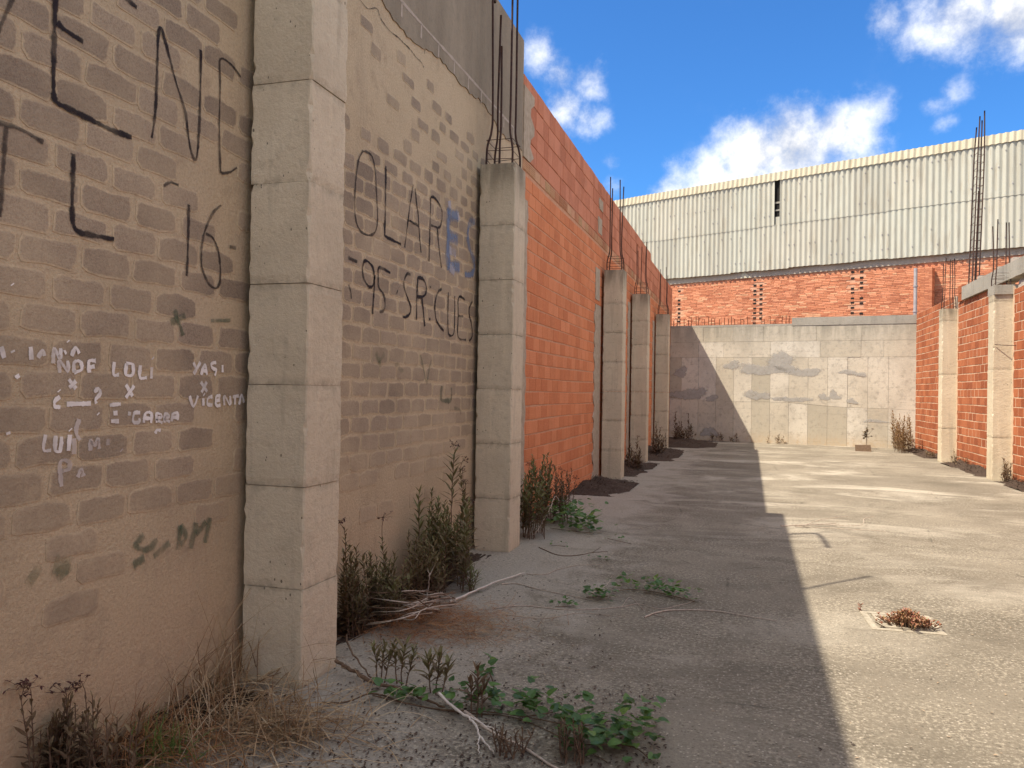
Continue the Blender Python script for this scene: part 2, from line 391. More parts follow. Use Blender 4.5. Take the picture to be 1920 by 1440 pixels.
paint('blue_spray', (.17, .25, .40), .62, 14, .15, .95, (1, 2.5, .7))
paint('blue_white_spray', (.50, .50, .55), .6, 14, .2, .95, (1, 2.5, .7))


# ------------------------------------------------------------------ mesh helpers
class MB:
    def __init__(s): s.v = []; s.f = []; s.e = []; s.var = []; s.top = []
    def add(s, vs, fs, var=.5, edge=None, top=None):
        o = len(s.v)
        s.v += [tuple(map(float, p)) for p in vs]
        s.f += [tuple(i+o for i in f) for f in fs]
        n = len(vs)
        s.var += [var]*n if not hasattr(var, '__len__') else list(var)
        s.e += list(edge) if edge is not None else [1.0]*n
        s.top += list(top) if top is not None else [0.0]*n
    def mesh(s, name, mats, smooth=False, org=(0, 0, 0)):
        me = bpy.data.meshes.new(name)
        o = np.array(org, float)
        me.from_pydata([tuple(np.array(p)-o) for p in s.v] if any(org) else s.v, [], s.f)
        for nm, dat in (('var', s.var), ('edge', s.e), ('top', s.top)):
            a = me.attributes.new(nm, 'FLOAT', 'POINT'); a.data.foreach_set('value', dat)
        for mt in (mats if isinstance(mats, (list, tuple)) else [mats]): me.materials.append(M[mt])
        if smooth: me.polygons.foreach_set('use_smooth', [True]*len(me.polygons))
        me.update()
        return me
    def build(s, name, mt, parent=None, smooth=False):
        org = tuple(parent.location) if parent is not None else (0, 0, 0)
        if parent is not None and parent.parent is not None: org = tuple(np.array(org)+np.array(parent.parent.location))
        ob = bpy.data.objects.new(name, s.mesh(name, mt, smooth, org)); COL.objects.link(ob)
        ob.parent = parent
        return ob
BOXF = [(0, 3, 2, 1), (4, 5, 6, 7), (0, 1, 5, 4), (1, 2, 6, 5), (2, 3, 7, 6), (3, 0, 4, 7)]
def box(mb, a, c, var=.5):
    x0, y0, z0 = a; x1, y1, z1 = c
    mb.add([(x0, y0, z0), (x1, y0, z0), (x1, y1, z0), (x0, y1, z0), (x0, y0, z1), (x1, y0, z1), (x1, y1, z1), (x0, y1, z1)], BOXF, var)
def tube(mb, pts, r, n=6, var=.5, cap=True):
    pts = [Vector(p) for p in pts]; m = len(pts)
    rr = r if hasattr(r, '__len__') else [r]*m
    vs, fs = [], []
    ref = Vector((.3, .2, 1)) if abs((pts[-1]-pts[0]).normalized().z) < .8 else Vector((1, .2, .1))
    for i, p in enumerate(pts):
        t = (pts[min(i+1, m-1)]-pts[max(i-1, 0)]).normalized()
        u = t.cross(ref).normalized(); w = t.cross(u)
        for j in range(n):
            a = 2*math.pi*j/n
            vs.append(p+(u*math.cos(a)+w*math.sin(a))*rr[i])
    for i in range(m-1):
        for j in range(n):
            fs.append((i*n+j, i*n+(j+1) % n, (i+1)*n+(j+1) % n, (i+1)*n+j))
    if cap: fs.append(tuple(range(n))); fs.append(tuple((m-1)*n+j for j in reversed(range(n))))
    mb.add(vs, fs, var)
def props(o, label=None, cat=None, group=None, kind=None):
    for k, v in (('label', label), ('category', cat), ('group', group), ('kind', kind)):
        if v: o[k] = v
    return o
def thing(name, label, cat, loc=(0, 0, 0), group=None):
    o = bpy.data.objects.new(name, None); COL.objects.link(o); o.location = tuple(map(float, loc))
    o.empty_display_size = .1
    return props(o, label, cat, group)
def smooth_line(pts, k=4):
    P = [Vector(p) for p in pts]
    if len(P) < 3: return P
    out = []
    for i in range(len(P)-1):
        p0, p1, p2, p3 = P[max(i-1, 0)], P[i], P[i+1], P[min(i+2, len(P)-1)]
        for j in range(k):
            t = j/k
            out.append(.5*((2*p1)+(p2-p0)*t+(2*p0-5*p1+4*p2-p3)*t*t+(3*p1-p0-3*p2+p3)*t**3))
    out.append(P[-1])
    return out

# ------------------------------------------------------------------ layout (metres; y runs along the yard)
XW = -2.50                    # face of the long left wall
XC0, XC1 = -2.459, -2.113     # left columns
CY = [3.474, 7.018, 13.62, 17.08, 21.59]
CD, CH = .355, 3.62
XR = 4.54                     # face of the right wall
RX0 = 4.227
RY = [20.30, 16.29, 12.28, 8.27]
HR = 3.54
BW0 = np.array([.15, 25.66, 0.]); bwe = np.array([1, -.15, 0.]); bwe /= np.linalg.norm(bwe); bwn = np.array([bwe[1], -bwe[0], 0.])
def BWP(s, z, d=0.0): p = BW0+bwe*s+bwn*d; return (p[0], p[1], z)
S0 = np.array([-2.5, 29.5, 0]); she = np.array([1, -.45, 0]); she /= np.linalg.norm(she); shn = np.array([she[1], -she[0], 0])
def SHP(s, z, d=0.0): p = S0+she*s+shn*d; return (p[0], p[1], z)

# ------------------------------------------------------------------ the setting
def grid_sheet(name, x0, x1, y0, y1, z, nx, ny, mt, amp=0):
    mb = MB(); vs = []; fs = []
    for j in range(ny+1):
        for i in range(nx+1):
            vs.append((x0+(x1-x0)*i/nx, y0+(y1-y0)*j/ny, z+(rnd.uniform(-amp, amp) if amp else 0)))
    for j in range(ny):
        for i in range(nx):
            a = j*(nx+1)+i; fs.append((a, a+1, a+nx+2, a+nx+1))
    mb.add(vs, fs)
    return props(mb.build(name, mt), kind='structure')
grid_sheet('ground', -300, 300, -300, 300, -.06, 4, 4, 'earth')
mb = MB()
box(mb, (-2.62, -9, -.1), (4.62, 26.3, 0))
props(mb.build('yard_floor', 'floor_concrete'), kind='structure')

# occlusion by the left columns, to know which bricks show
def hidden(P):
    d = np.array(P)-C_
    for y in CY:
        lo = np.array([XC0, y, 0]); hi = np.array([XC1, y+CD, CH if y > 4 else 4.2])
        t0, t1 = 0.0, .995
        ok = True
        for a in range(3):
            if abs(d[a]) < 1e-9: continue
            u, w = (lo[a]-C_[a])/d[a], (hi[a]-C_[a])/d[a]
            if u > w: u, w = w, u
            t0, t1 = max(t0, u), min(t1, w)
            if t0 > t1: ok = False; break
        if ok: return True
    return False
def shown(P):
    x, y, z = pj(P)
    if z < .1 or not (-30 < x < 1950 and -30 < y < 1470): return 0
    return 0 if hidden(P) else 1
def lay(parent, cells, make, variants, name, mts, stuffname, limit=300):
    """cells: (centre, scale, rot) ; nearest showing ones become objects, the rest one mesh"""
    sized = []
    for c in cells:
        P, area = c[0], c[3]
        sized.append((shown(P)*area/max(pj(P)[2], .2)**2, c))
    sized.sort(key=lambda t: -t[0])
    meshes = []
    for k in range(variants):
        mb = MB(); make(mb, k); meshes.append(mb)
    data = [m_.mesh(name, mts) for m_ in meshes]
    stuff = MB()
    pl = np.array(parent.location)
    for i, (sz, (P, sc, k, area, M3)) in enumerate(sized):
        if i < limit and sz > 0:
            ob = bpy.data.objects.new(name, data[k]); COL.objects.link(ob); ob.parent = parent
            ob.matrix_local = Matrix.Translation(Vector(np.array(P)-pl)) @ M3.to_4x4() @ Matrix.Diagonal((*sc, 1))
        else:
            m_ = meshes[k]
            R3 = np.array(M3)
            V = (np.array(m_.v)*np.array(sc))@R3.T+np.array(P)
            stuff.add(V, m_.f, m_.var, m_.e)
    if stuff.v:
        props(stuff.build(stuffname, mts, parent), kind='stuff')
ID3 = Matrix.Identity(3)

# ---- tan wall (rendered brick, painted letters)
tan = thing('block_wall', 'tan mortar-smeared brick wall with black painted letters and grey rendered top', 'wall', (XW, 2, 0))
mb = MB()
YT0, YT1 = -7.0, 8.58
box(mb, (XW-.20, YT0, -.05), (XW, YT1, 5.446))
mb.build('wall_core', 'tan_render', tan)
LT, HT = .275, .1225
def tan_make(mb, k):
    r = random.Random(100+k)
    hw, hh = LT/2-.011, HT/2-.011
    def u(a, c=None): return r.uniform(a, c if c is not None else -a)
    c1 = [r.uniform(.010, .034) for _ in range(8)]
    out = [(-hw+c1[0], -hh), (u(-.04), -hh+u(-.008)), (hw-c1[1], -hh), (hw, -hh+c1[2]*.7), (hw, hh-c1[3]*.7), (hw-c1[4], hh), (u(-.04), hh+u(-.008)), (-hw+c1[5], hh), (-hw, hh-c1[6]*.7), (-hw, -hh+c1[7]*.7)]
    out = [(y+u(-.006), z+u(-.006)) for y, z in out]
    n = len(out)
    inn = [(y*(1-.016/hw), z*(1-.013/hh)) for y, z in out]
    vs = [(-.01, y, z) for y, z in out]+[(.0020, y, z) for y, z in out]+[(.0032, y, z) for y, z in inn]
    fs = [(i, (i+1) % n, n+(i+1) % n, n+i) for i in range(n)]+[(n+i, n+(i+1) % n, 2*n+(i+1) % n, 2*n+i) for i in range(n)]+[tuple(range(2*n, 3*n))]
    mb.add(vs, fs, r.random(), [.1]*(2*n)+[1]*n)
cells = []
for c in range(int(4.15/HT)):
    z = 1.80-HT*14.5+HT*c
    if z < .55 or z > 4.12: continue
    off = 0 if c % 2 else .5
    y0 = -1.2+((5.067+off*LT+1.2) % LT)
    y = y0
    while y < 8.4:
        yc = y+LT/2
        pr = 1.0
        if z < .78: pr = .12 if yc < 3.8 else .3
        elif z < .95: pr = .5 if yc < 3.8 else .75
        if yc < 3.8:
            if yc > 3.05 and z > 1.85: pr *= .45
            elif yc > 3.2: pr *= .6
        else:
            if z > 3.75: pr *= .2 if yc < 5.4 else .5
            elif z > 3.2: pr *= .45 if yc < 5.5 else .88
            elif z > 3.0 and yc < 5.3: pr *= .8
            if yc > 6.9 and z < 1.6: pr *= .7
        if rnd.random() < pr:
            s1 = rnd.uniform(.94, 1.05); s2 = rnd.uniform(.94, 1.08)
            if yc > 3.8 and z <= 3.0: s1, s2 = rnd.uniform(1.0, 1.075), rnd.uniform(1.0, 1.11)
            if z > 3.0 and yc > 4: s1 *= rnd.uniform(.55, .95); s2 *= rnd.uniform(.7, 1)
            cells.append(((XW, yc+rnd.uniform(-.008, .008), z+rnd.uniform(-.004, .004)), (1, s1, s2), rnd.randrange(24), LT*HT, ID3))
        y += LT
lay(tan, cells, tan_make, 24, 'brick', 'tan_brick', 'bricks')
# grey cement render on the upper part, ragged lower edge
mb = MB(); vs = []; fs = []
ys = np.arange(YT0, YT1+.001, .06)
lowz = [4.205+.035*math.sin(y*2.1)+.03*math.sin(y*5.3+1)+rnd.uniform(-.018, .018) for y in ys]
for y, lz in zip(ys, lowz):
    y = min(y, YT1-.003)
    vs += [(XW-.01, y, lz), (XW+.009, y, lz), (XW+.009, y, 5.45), (XW-.21, y, 5.45)]
for i in range(len(ys)-1):
    for j in range(3):
        a = i*4+j; fs.append((a, a+4, a+5, a+1))
mb.add(vs, fs)
e0 = len(vs)-4
mb.add([vs[e0], vs[e0+1], vs[e0+2], vs[e0+3]], [(0, 1, 2, 3)])
mb.build('cement_render', 'grey_render', tan)
mb = MB()
def wall_line(mb, pts, w, X, jit=.3):
    P = smooth_line([(X, p[0], p[1]) for p in pts], 6)
    vs, fs, ed = [], [], []
    for i, p in enumerate(P):
        t = (P[min(i+1, len(P)-1)]-P[max(i-1, 0)]).normalized()
        nn = Vector((0, -t.z, t.y))*w*.5*(1+rnd.uniform(-jit, jit)+.22*math.sin(i*.55+len(P)))
        nn = nn*1.45; vs += [p-nn, p-nn*.32, p+nn*.32, p+nn]; ed += [0, 1, 1, 0]
    for i in range(len(P)-1):
        for j in range(3): a = i*4+j; fs.append((a, a+1, a+5, a+4))
    mb.add(vs, fs, .5, ed)
wall_line(mb, [(y, 4.352+.004*math.sin(y*3)) for y in np.arange(1.0, 8.5, .4)], .016, XW+.0105)
for y in np.arange(1.35, 8.5, .36): wall_line(mb, [(y, 4.235), (y+.004, 4.345)], .014, XW+.0105)
mb.build('pale_joint', 'pale_mortar', tan)
# torn edge pieces of the old render, lying proud
def plaque(name, parent, pts, X, th, mt, seg=.05, jit=.012, axis='x'):
    """flat irregular patch on an x-wall; pts in (y,z)"""
    out = []
    n = len(pts)
    for i in range(n):
        a, c = np.array(pts[i]), np.array(pts[(i+1) % n])
        m_ = max(1, int(np.linalg.norm(c-a)/seg))
        for j in range(m_): q = a+(c-a)*j/m_; out.append(q+np.array([rnd.uniform(-jit, jit), rnd.uniform(-jit, jit)]))
    k = len(out); cen = sum(out)/k
    vs = [(X, *q) for q in out]+[(X+th, *(cen+(q-cen)*.97)) for q in out]+[(X+th*1.1, *(cen+(q-cen)*.6)) for q in out]+[(X+th*1.1, *cen)]
    fs = [(i, (i+1) % k, k+(i+1) % k, k+i) for i in range(k)]+[(k+i, k+(i+1) % k, 2*k+(i+1) % k, 2*k+i) for i in range(k)]+[(2*k+i, 2*k+(i+1) % k, 3*k) for i in range(k)]
    mb = MB(); mb.add(vs, fs, .5, [0]*(2*k)+[1]*(k+1))
    return mb.build(name, mt, parent)
CRACKS = ([(200, -20), (260, 60), (310, 100), (400, 95), (440, 200), (500, 290), (560, 360), (640, 420), (700, 480), (780, 560), (840, 640), (900, 700), (930, 760)], [(480, -10), (560, 90), (650, 190), (760, 320), (860, 430), (940, 500), (935, 600)])

# painted letters: strokes on the wall, from the survey of the photograph
def z1(p): return [(x/2.8803, y/2.88) for x, y in p]
def z2(p): return [(x/2.8803, 480+y/2.88) for x, y in p]
def z3(p): return [(x/2.8803, 940+y/2.88) for x, y in p]
def za(p): return [(640+x/6, 160+y/6) for x, y in p]
def zb(p): return [(640+x/6, 400+y/6) for x, y in p]
def zc(p): return [(640+x/6, 620+y/6) for x, y in p]
def letter(mt, strokes, w, label=None, X=XW+.0055):
    mb = MB()
    for i_, st in enumerate(strokes):
        X_ = X+.0004*i_
        if len(st) == 1: st = [st[0], (st[0][0]+1.2, st[0][1]+2.0)]
        pts = [onX(x, y, X) for x, y in st]
        wall_line(mb, [(p[1], p[2]) for p in pts], w, X_, .16)
    o = mb.build('painted_letter', mt, tan)
    if label: o['label'] = label
K, KF, WB, WF, GB, GF = 'black_spray', 'black_spray_faint', 'white_brush', 'white_brush_faint', 'green_brush', 'green_faint'
bw = .0185
letter(K, [z1([(305, -60), (300, 0), (296, 150), (292, 300), (290, 480), (300, 540), (340, 572), (500, 650), (600, 700), (712, 742)]), z1([(310, 120), (350, 160), (450, 225)])], bw*1.2, 'black painted letter E')
letter(KF, [z1([(70, -10), (30, 80), (-10, 170)])], bw, 'end of a black painted letter')
letter(K, [z1([(680, -10), (740, 40)])], bw)
letter(K, [z1([(820, 745), (840, 600), (850, 350), (856, 190), (870, 150), (888, 200), (950, 440), (1000, 600), (1025, 780), (1050, 860), (1068, 820), (1080, 600), (1085, 400), (1086, 270)])], bw*.85, 'black painted letter N')
letter(KF, [z1([(1192, 935), (1185, 700), (1190, 450), (1190, 320), (1250, 350), (1300, 415)]), z1([(1195, 935), (1240, 930), (1280, 905)])], bw*.75, 'black painted letter D running behind the column')
letter(KF, [z1([(-40, 655), (100, 692), (235, 770)]), z1([(32, 680), (22, 850), (10, 1000), (-4, 1170)])], bw*1.1, 'black painted letter T')
letter(K, [z1([(397, 830), (395, 950), (390, 1100), (395, 1200), (420, 1250), (500, 1270), (617, 1292)])], bw*1.15, 'black painted letter L')
letter(KF, [z1([(885, 1005), (920, 985), (965, 1000)])], bw*.8)
letter(KF, [z1([(1020, 1105), (1018, 1250), (1012, 1440), (1008, 1490)])], bw, 'black painted figure 1')
letter(KF, [z1([(1195, 1108), (1150, 1150), (1110, 1240), (1095, 1300), (1088, 1420), (1120, 1520), (1165, 1556), (1188, 1520), (1190, 1440), (1178, 1350), (1150, 1285), (1112, 1262)]), z1([(1240, 1330), (1275, 1340)])], bw*.85, 'black painted figure 6')
b2 = .021
letter(KF, [za([(245, 738), (205, 810), (185, 900), (165, 1050), (152, 1290), (155, 1440), (170, 1540), (210, 1630), (270, 1676), (330, 1686), (380, 1650), (405, 1560), (408, 1440), (396, 1200), (385, 980), (365, 860), (340, 790), (290, 750), (245, 742)])], b2*.9, 'black painted letter O')
letter(K, [za([(503, 908), (500, 1100), (496, 1440), (490, 1640), (502, 1700), (600, 1752), (672, 1788)])], b2*1.1, 'black painted letter L before the A')
letter(K, [za([(810, 1115), (780, 1300), (762, 1440), (740, 1620), (714, 1822)]), za([(832, 1160), (850, 1350), (864, 1440), (880, 1690), (898, 1882)]), za([(765, 1520), (870, 1582)])], b2*.85, 'black painted letter A')
letter(K, [za([(1006, 1262), (1003, 1440), (996, 1690), (987, 1982)]), za([(1006, 1258), (1050, 1265), (1110, 1350), (1134, 1440), (1125, 1550), (1095, 1600), (1010, 1572)]), za([(1080, 1610), (1096, 1790), (1127, 2052)])], b2, 'black painted letter R above the word SR')
letter('blue_spray', [za([(1205, 1380), (1205, 1600), (1200, 1850), (1205, 2080)]), za([(1205, 1450), (1320, 1470)]), za([(1205, 1700), (1310, 1740)]), za([(1205, 2030), (1330, 2050)])], .085, 'blurred blue painted letter E', XW+.0059)
letter('blue_white_spray', [za([(1215, 1300), (1225, 1400)]), za([(1310, 1480), (1325, 1460)]), za([(1215, 1850), (1290, 1890)]), za([(1220, 2040), (1270, 2110)])], .07, 'white haze over the blue letter', XW+.0063)
letter('blue_spray', [za([(1505, 1530), (1450, 1550), (1425, 1650), (1430, 1780), (1460, 1880), (1492, 1980), (1490, 2080), (1455, 2130), (1390, 2130)])], .065, 'blue painted letter S beside the column', XW+.0059)
letter(KF, [zb([(80, 495), (180, 548)])], b2)
letter(KF, [zb([(82, 800), (108, 880), (112, 960)])], b2*.9)
letter(K, [zb([(375, 735), (360, 625), (312, 552), (262, 536), (240, 620), (250, 720), (290, 800), (330, 832), (362, 800), (378, 700), (370, 850), (352, 1132)])], b2*.95, 'black painted figure 9')
letter(K, [zb([(552, 668), (428, 610), (416, 700), (422, 830), (470, 900), (492, 980), (485, 1080), (432, 1112)])], b2, 'black painted figure 5')
letter(K, [zb([(625, 880)])], b2*1.6)
letter(K, [zb([(778, 692), (742, 680), (706, 760), (712, 850), (750, 960), (780, 1050), (770, 1130), (722, 1168), (690, 1160)])], b2, 'black painted letter S of the word SR')
letter(K, [zb([(862, 722), (850, 950), (846, 1200)]), zb([(860, 722), (920, 740), (956, 820), (946, 910), (900, 940), (852, 935)]), zb([(906, 950), (925, 1120), (938, 1272)])], b2*1.15, 'black painted letter R of the word SR')
letter(K, [zb([(1003, 815), (1003, 840)]), zb([(993, 1175), (993, 1205)])], b2*1.3, 'black painted colon')
letter(K, [zb([(1132, 850), (1092, 880), (1060, 980), (1055, 1100), (1077, 1220), (1152, 1322)])], b2*1.05, 'black painted letter C')
letter(K, [zb([(1205, 888), (1200, 1100), (1202, 1320), (1226, 1376), (1265, 1350), (1276, 1200), (1276, 930)])], b2*.95, 'black painted letter U')
letter(K, [zb([(1392, 972), (1322, 945), (1316, 1150), (1316, 1390), (1402, 1422)]), zb([(1318, 1150), (1372, 1160)])], b2*.95, 'black painted letter E of the word CUES')
letter(K, [zb([(1476, 990), (1442, 1060), (1442, 1150), (1466, 1250), (1472, 1380), (1438, 1436)])], b2*.95, 'black painted letter S beside the column')
ww = .0135
for st, lab in (
    ([[(5, 490), (25, 550)], [(68, 510), (72, 520)], [(165, 490), (170, 560)], [(205, 550), (230, 510), (240, 540)], [(285, 580), (290, 500), (322, 552), (326, 498)], [(345, 522), (355, 515)], [(385, 540), (405, 495), (426, 526)], [(363, 458)]], 'faded white painted name above NOE'),
    ([[(325, 630), (320, 565), (366, 620), (366, 565)], [(400, 630), (400, 575), (432, 570), (440, 612), (400, 630)], [(482, 630), (480, 570), (516, 565)], [(482, 600), (510, 596)]], 'white painted name NOE'),
    ([[(372, 665), (410, 717)], [(410, 675), (375, 712)]], 'white painted cross under NOE'),
    ([[(318, 725)], [(322, 758), (296, 785), (298, 812), (326, 816)], [(360, 799), (490, 797)], [(508, 735), (530, 716), (541, 740), (516, 775), (520, 796)], [(527, 850)]], 'white painted question marks with a dash'),
    ([[(617, 572), (613, 640), (642, 641)], [(682, 580), (680, 640), (716, 640), (716, 586), (682, 580)], [(757, 590), (756, 656), (792, 657)], [(820, 600), (816, 662)], [(822, 550)]], 'white painted name LOLI'),
    ([[(680, 695), (716, 757)], [(724, 700), (680, 766)]], 'white painted cross under LOLI'),
    ([[(1045, 575), (1062, 612)], [(1082, 572), (1046, 637)], [(1086, 642), (1106, 585), (1117, 642)], [(1100, 620), (1112, 620)], [(1166, 575), (1140, 582), (1146, 605), (1166, 616), (1158, 646)], [(1200, 588), (1200, 628)]], 'white painted name YASI'),
    ([[(1085, 680), (1119, 732)], [(1116, 680), (1088, 737)]], 'white painted cross under YASI'),
    ([[(1025, 755), (1045, 812), (1070, 755)], [(1098, 768), (1098, 808)], [(1100, 745)], [(1146, 757), (1122, 770), (1120, 800), (1146, 806)], [(1190, 755), (1166, 760), (1166, 806), (1190, 805)], [(1166, 780), (1186, 778)], [(1210, 806), (1210, 755), (1240, 802), (1240, 755)], [(1255, 760), (1287, 755)], [(1268, 758), (1265, 802)], [(1288, 802), (1302, 750), (1314, 792)]], 'white painted name VICENTA'),
    ([[(593, 806), (652, 799)], [(600, 892), (642, 891)], [(612, 850), (634, 846)], [(690, 850), (706, 852)]], 'white painted letter E before GARRA'),
    ([[(757, 846), (726, 850), (720, 895), (752, 896), (752, 876)], [(776, 900), (786, 850), (816, 850), (816, 902)], [(780, 876), (816, 876)], [(846, 900), (846, 850), (872, 865), (846, 880), (876, 902)], [(890, 900), (890, 850), (912, 865), (890, 880), (916, 896)], [(926, 892), (930, 855), (956, 850), (957, 887)], [(930, 872), (956, 870)]], 'white painted name GARRA'),
    ([[(838, 958), (848, 940), (868, 942)]], None),
    ([[(247, 965), (236, 1046), (276, 1049)], [(300, 970), (298, 1046), (325, 1050), (332, 975)], [(376, 965), (370, 1052)], [(378, 935)]], 'white painted name LUI'),
    ([[(67, 150)], [(42, 950), (46, 965)], [(90, 640), (100, 660)]], None)):
    letter(WB, [z2(s) for s in st], ww, lab)
for st, lab in (([[(425, 880), (412, 950), (432, 995)], [(400, 985), (400, 1070)]], 'faded white painted letter S after LUI'), ([[(490, 1052), (490, 995), (512, 1022), (532, 990), (536, 1042)], [(583, 988), (583, 1022)], [(655, 1045)]], 'faded white painted letters after LUI'),
                ([[(332, 1245), (326, 1115), (372, 1110), (372, 1150), (336, 1162)], [(420, 1195), (440, 1150), (450, 1190)]], 'faded white painted letter P')):
    letter(WF, [z2(s) for s in st], ww*1.5, lab)
letter(GB, [z2([(945, 290), (960, 340), (990, 430)]), z2([(920, 360), (1000, 320)])], .03, 'smeared green paint mark')
letter(GB, [z2([(1140, 350), (1245, 347)])], .016)
letter(GB, [z3([(780, 185), (735, 240), (800, 260), (850, 205)]), z3([(720, 345), (780, 305)]), z3([(830, 300), (915, 222)])], .035, 'faded green painted letter S near the ground')
letter(GB, [z3([(975, 130), (962, 262)]), z3([(975, 130), (1005, 190), (975, 240)]), z3([(1060, 115), (1030, 255)]), z3([(1060, 180), (1112, 110)]), z3([(1132, 88), (1108, 225)])], .035, 'faded green painted letters near the ground')
letter(GF, [z3([(290, 345), (380, 355)]), z3([(330, 340), (360, 400)]), z3([(160, 390), (200, 420)])], .07, 'dull green paint blot low on the wall')
letter(GF, [zc([(390, 245), (430, 335), (485, 255)]), zc([(430, 335), (440, 410)])], .045, 'faint green painted letter Y')
letter(GF, [zc([(890, 270), (925, 430), (960, 585), (985, 450), (1012, 325)])], .03, 'faint green painted letter V')
letter(GB, [zc([(1130, 620), (1125, 770), (1180, 790), (1235, 775), (1238, 640)])], .045, 'faint green painted letter U')
letter(GF, [zc([(1270, 870), (1330, 890), (1345, 940)]), zc([(600, 400), (640, 380), (660, 440), (700, 450)])], .035)

for cr_ in CRACKS:
    mb = MB(); pts = [onX(640+x/6, y/6, XW+.004) for x, y in cr_]
    wall_line(mb, [(p[1], p[2]) for p in pts], .009, XW+.004, .7); mb.build('crack', 'black_spray_faint', tan)
# ---- red brick wall, left
lred = thing('brick_wall', 'long shaded red hollow brick wall running on from the tan wall', 'wall', (XW, 17, 0))
mb = MB()
box(mb, (XW-.14, 8.583, -.05), (XW-.006, 26.6, 4.02)); mb.build('wall_core', 'left_red_mortar', lred)
mb = MB()
box(mb, (XW-.14, 8.583, 4.022), (XW-.008, 20.6, 5.09)); box(mb, (XW-.14, 20.6, 4.022), (XW-.008, 26.6, 4.93)); mb.build('upper_core', 'upper_red_mortar', lred)
def brick_make(L, H, D, jl=.0, bev=.004):
    def f(mb, k):
        r = random.Random(500+k)
        hw, hh = L/2, H/2
        def q(): return r.uniform(-jl, jl)
        o = [(-hw+q(), -hh+q()), (hw+q(), -hh+q()), (hw+q(), hh+q()), (-hw+q(), hh+q())]
        dx = r.uniform(-.0015, .0015)
        vs = [(-D, y, z) for y, z in o]+[(-bev+dx, y, z) for y, z in o]+[(dx, y-math.copysign(bev, y), z-math.copysign(bev, z)) for y, z in o]
        fs = [(i, (i+1) % 4, 4+(i+1) % 4, 4+i) for i in range(4)]+[(4+i, 4+(i+1) % 4, 8+(i+1) % 4, 8+i) for i in range(4)]+[(8, 9, 10, 11)]
        mb.add(vs, fs, r.random())
    return f
HL, LL = .1665, .285
cells, up, slot = [], [], []
zc0 = 1.483-HL*9
for c in range(26):
    z0 = zc0+HL*c; zc_ = z0+HL/2
    if zc_ < 0: continue
    y = 8.6+(.5 if c % 2 else 0)*LL-LL
    top = z0+HL
    if top > 4.01: break
    while y < 26.3:
        a, e_ = max(y+.004, 8.6), min(y+LL-.004, 26.3)
        if e_-a > .05:
            cells.append(((XW, (a+e_)/2, zc_+.006*math.sin(y*1.3+c)), (1, (e_-a)/LL, 1), rnd.randrange(30), LL*HL, ID3))
        y += LL
lay(lred, cells, brick_make(LL, HL-.017, .03, .0025), 30, 'brick', 'left_red_brick', 'bricks')
# ribbed levelling course
y = 8.62
cells = []
while y < 26:
    L_ = .24
    cells.append(((XW+.002, y+L_/2, 4.085), (1, 1, 1), rnd.randrange(12), L_*.13, ID3)); y += L_+.012
def slot_make(mb, k):
    brick_make(.24, .125, .03, .003)(mb, k)
    r = random.Random(k)
    v = mb.var[0]
    if r.random() < .75:
        for j in range(-2, 3):
            box(mb, (.0, -.112, j*.022-.006), (.006, .112, j*.022+.006), v)
lay(lred, cells, slot_make, 12, 'ribbed_brick', 'slot_brick', 'ribbed_bricks')
cells = []
HU = .235
for c in range(4):
    z0 = 4.168+HU*c
    y = 8.6-rnd.random()*.3
    while y < 26.3:
        L_ = rnd.choice((.28, .28, .33, .22))
        mx = 5.10 if y < 20.6 else 4.94
        a, e_ = max(y, 8.6), min(y+L_-.007, 26.3)
        top = min(z0+HU-.011, mx)
        if e_-a > .05 and top-z0 > .05:
            cells.append(((XW+rnd.uniform(-.003, .003), (a+e_)/2, (z0+top)/2+rnd.uniform(-.004, .004)), (1, (e_-a)/.28, (top-z0)/(HU-.011)), rnd.randrange(20), L_*HU, ID3))
        y += L_
lay(lred, cells, brick_make(.28, HU-.011, .03, .003), 20, 'upper_brick', 'upper_red_brick', 'upper_bricks', 200)
# cement smears beside the columns
def strip(y0, y1, z0, z1, side, amp=.05):
    pts = []
    zs = np.arange(z0, z1+.01, .09)
    step = lambda z: amp*(1 if int(z/HL) % 2 else -1)*.5+rnd.uniform(-.02, .02)
    if side < 0: pts = [(y0+step(z), z) for z in zs]+[(y1, z) for z in zs[::-1]]
    else: pts = [(y0, z) for z in zs]+[(y1+step(z), z) for z in zs[::-1]]
    k = len(zs)
    vs = [(XW-.004, *p) for p in pts]+[(XW+.012, *p) for p in pts]
    n = len(pts)
    fs = [(i, (i+1) % n, n+(i+1) % n, n+i) for i in range(n)]+[(n+i, n+i+1, n+2*k-2-i, n+2*k-1-i) for i in range(k-1)]
    mb = MB(); mb.add(vs, fs); return mb.build('cement_smear', 'wall_mortar', lred)
strip(13.02, 13.56, 0.0, 3.05, -1, .10)
strip(13.05, 13.42, 3.05, 3.65, -1, .02)
strip(8.59, 8.80, 0.0, 3.7, 1, .03)
strip(8.59, 8.95, 4.16, 5.0, 1, .16)
strip(13.2, 13.55, 4.2, 4.5, -1, .04)
strip(13.3, 13.62, 4.62, 4.8, -1, .04)
strip(16.75, 17.05, 0.0, 3.5, -1, .06)
strip(21.2, 21.55, 0.0, 3.5, -1, .06)

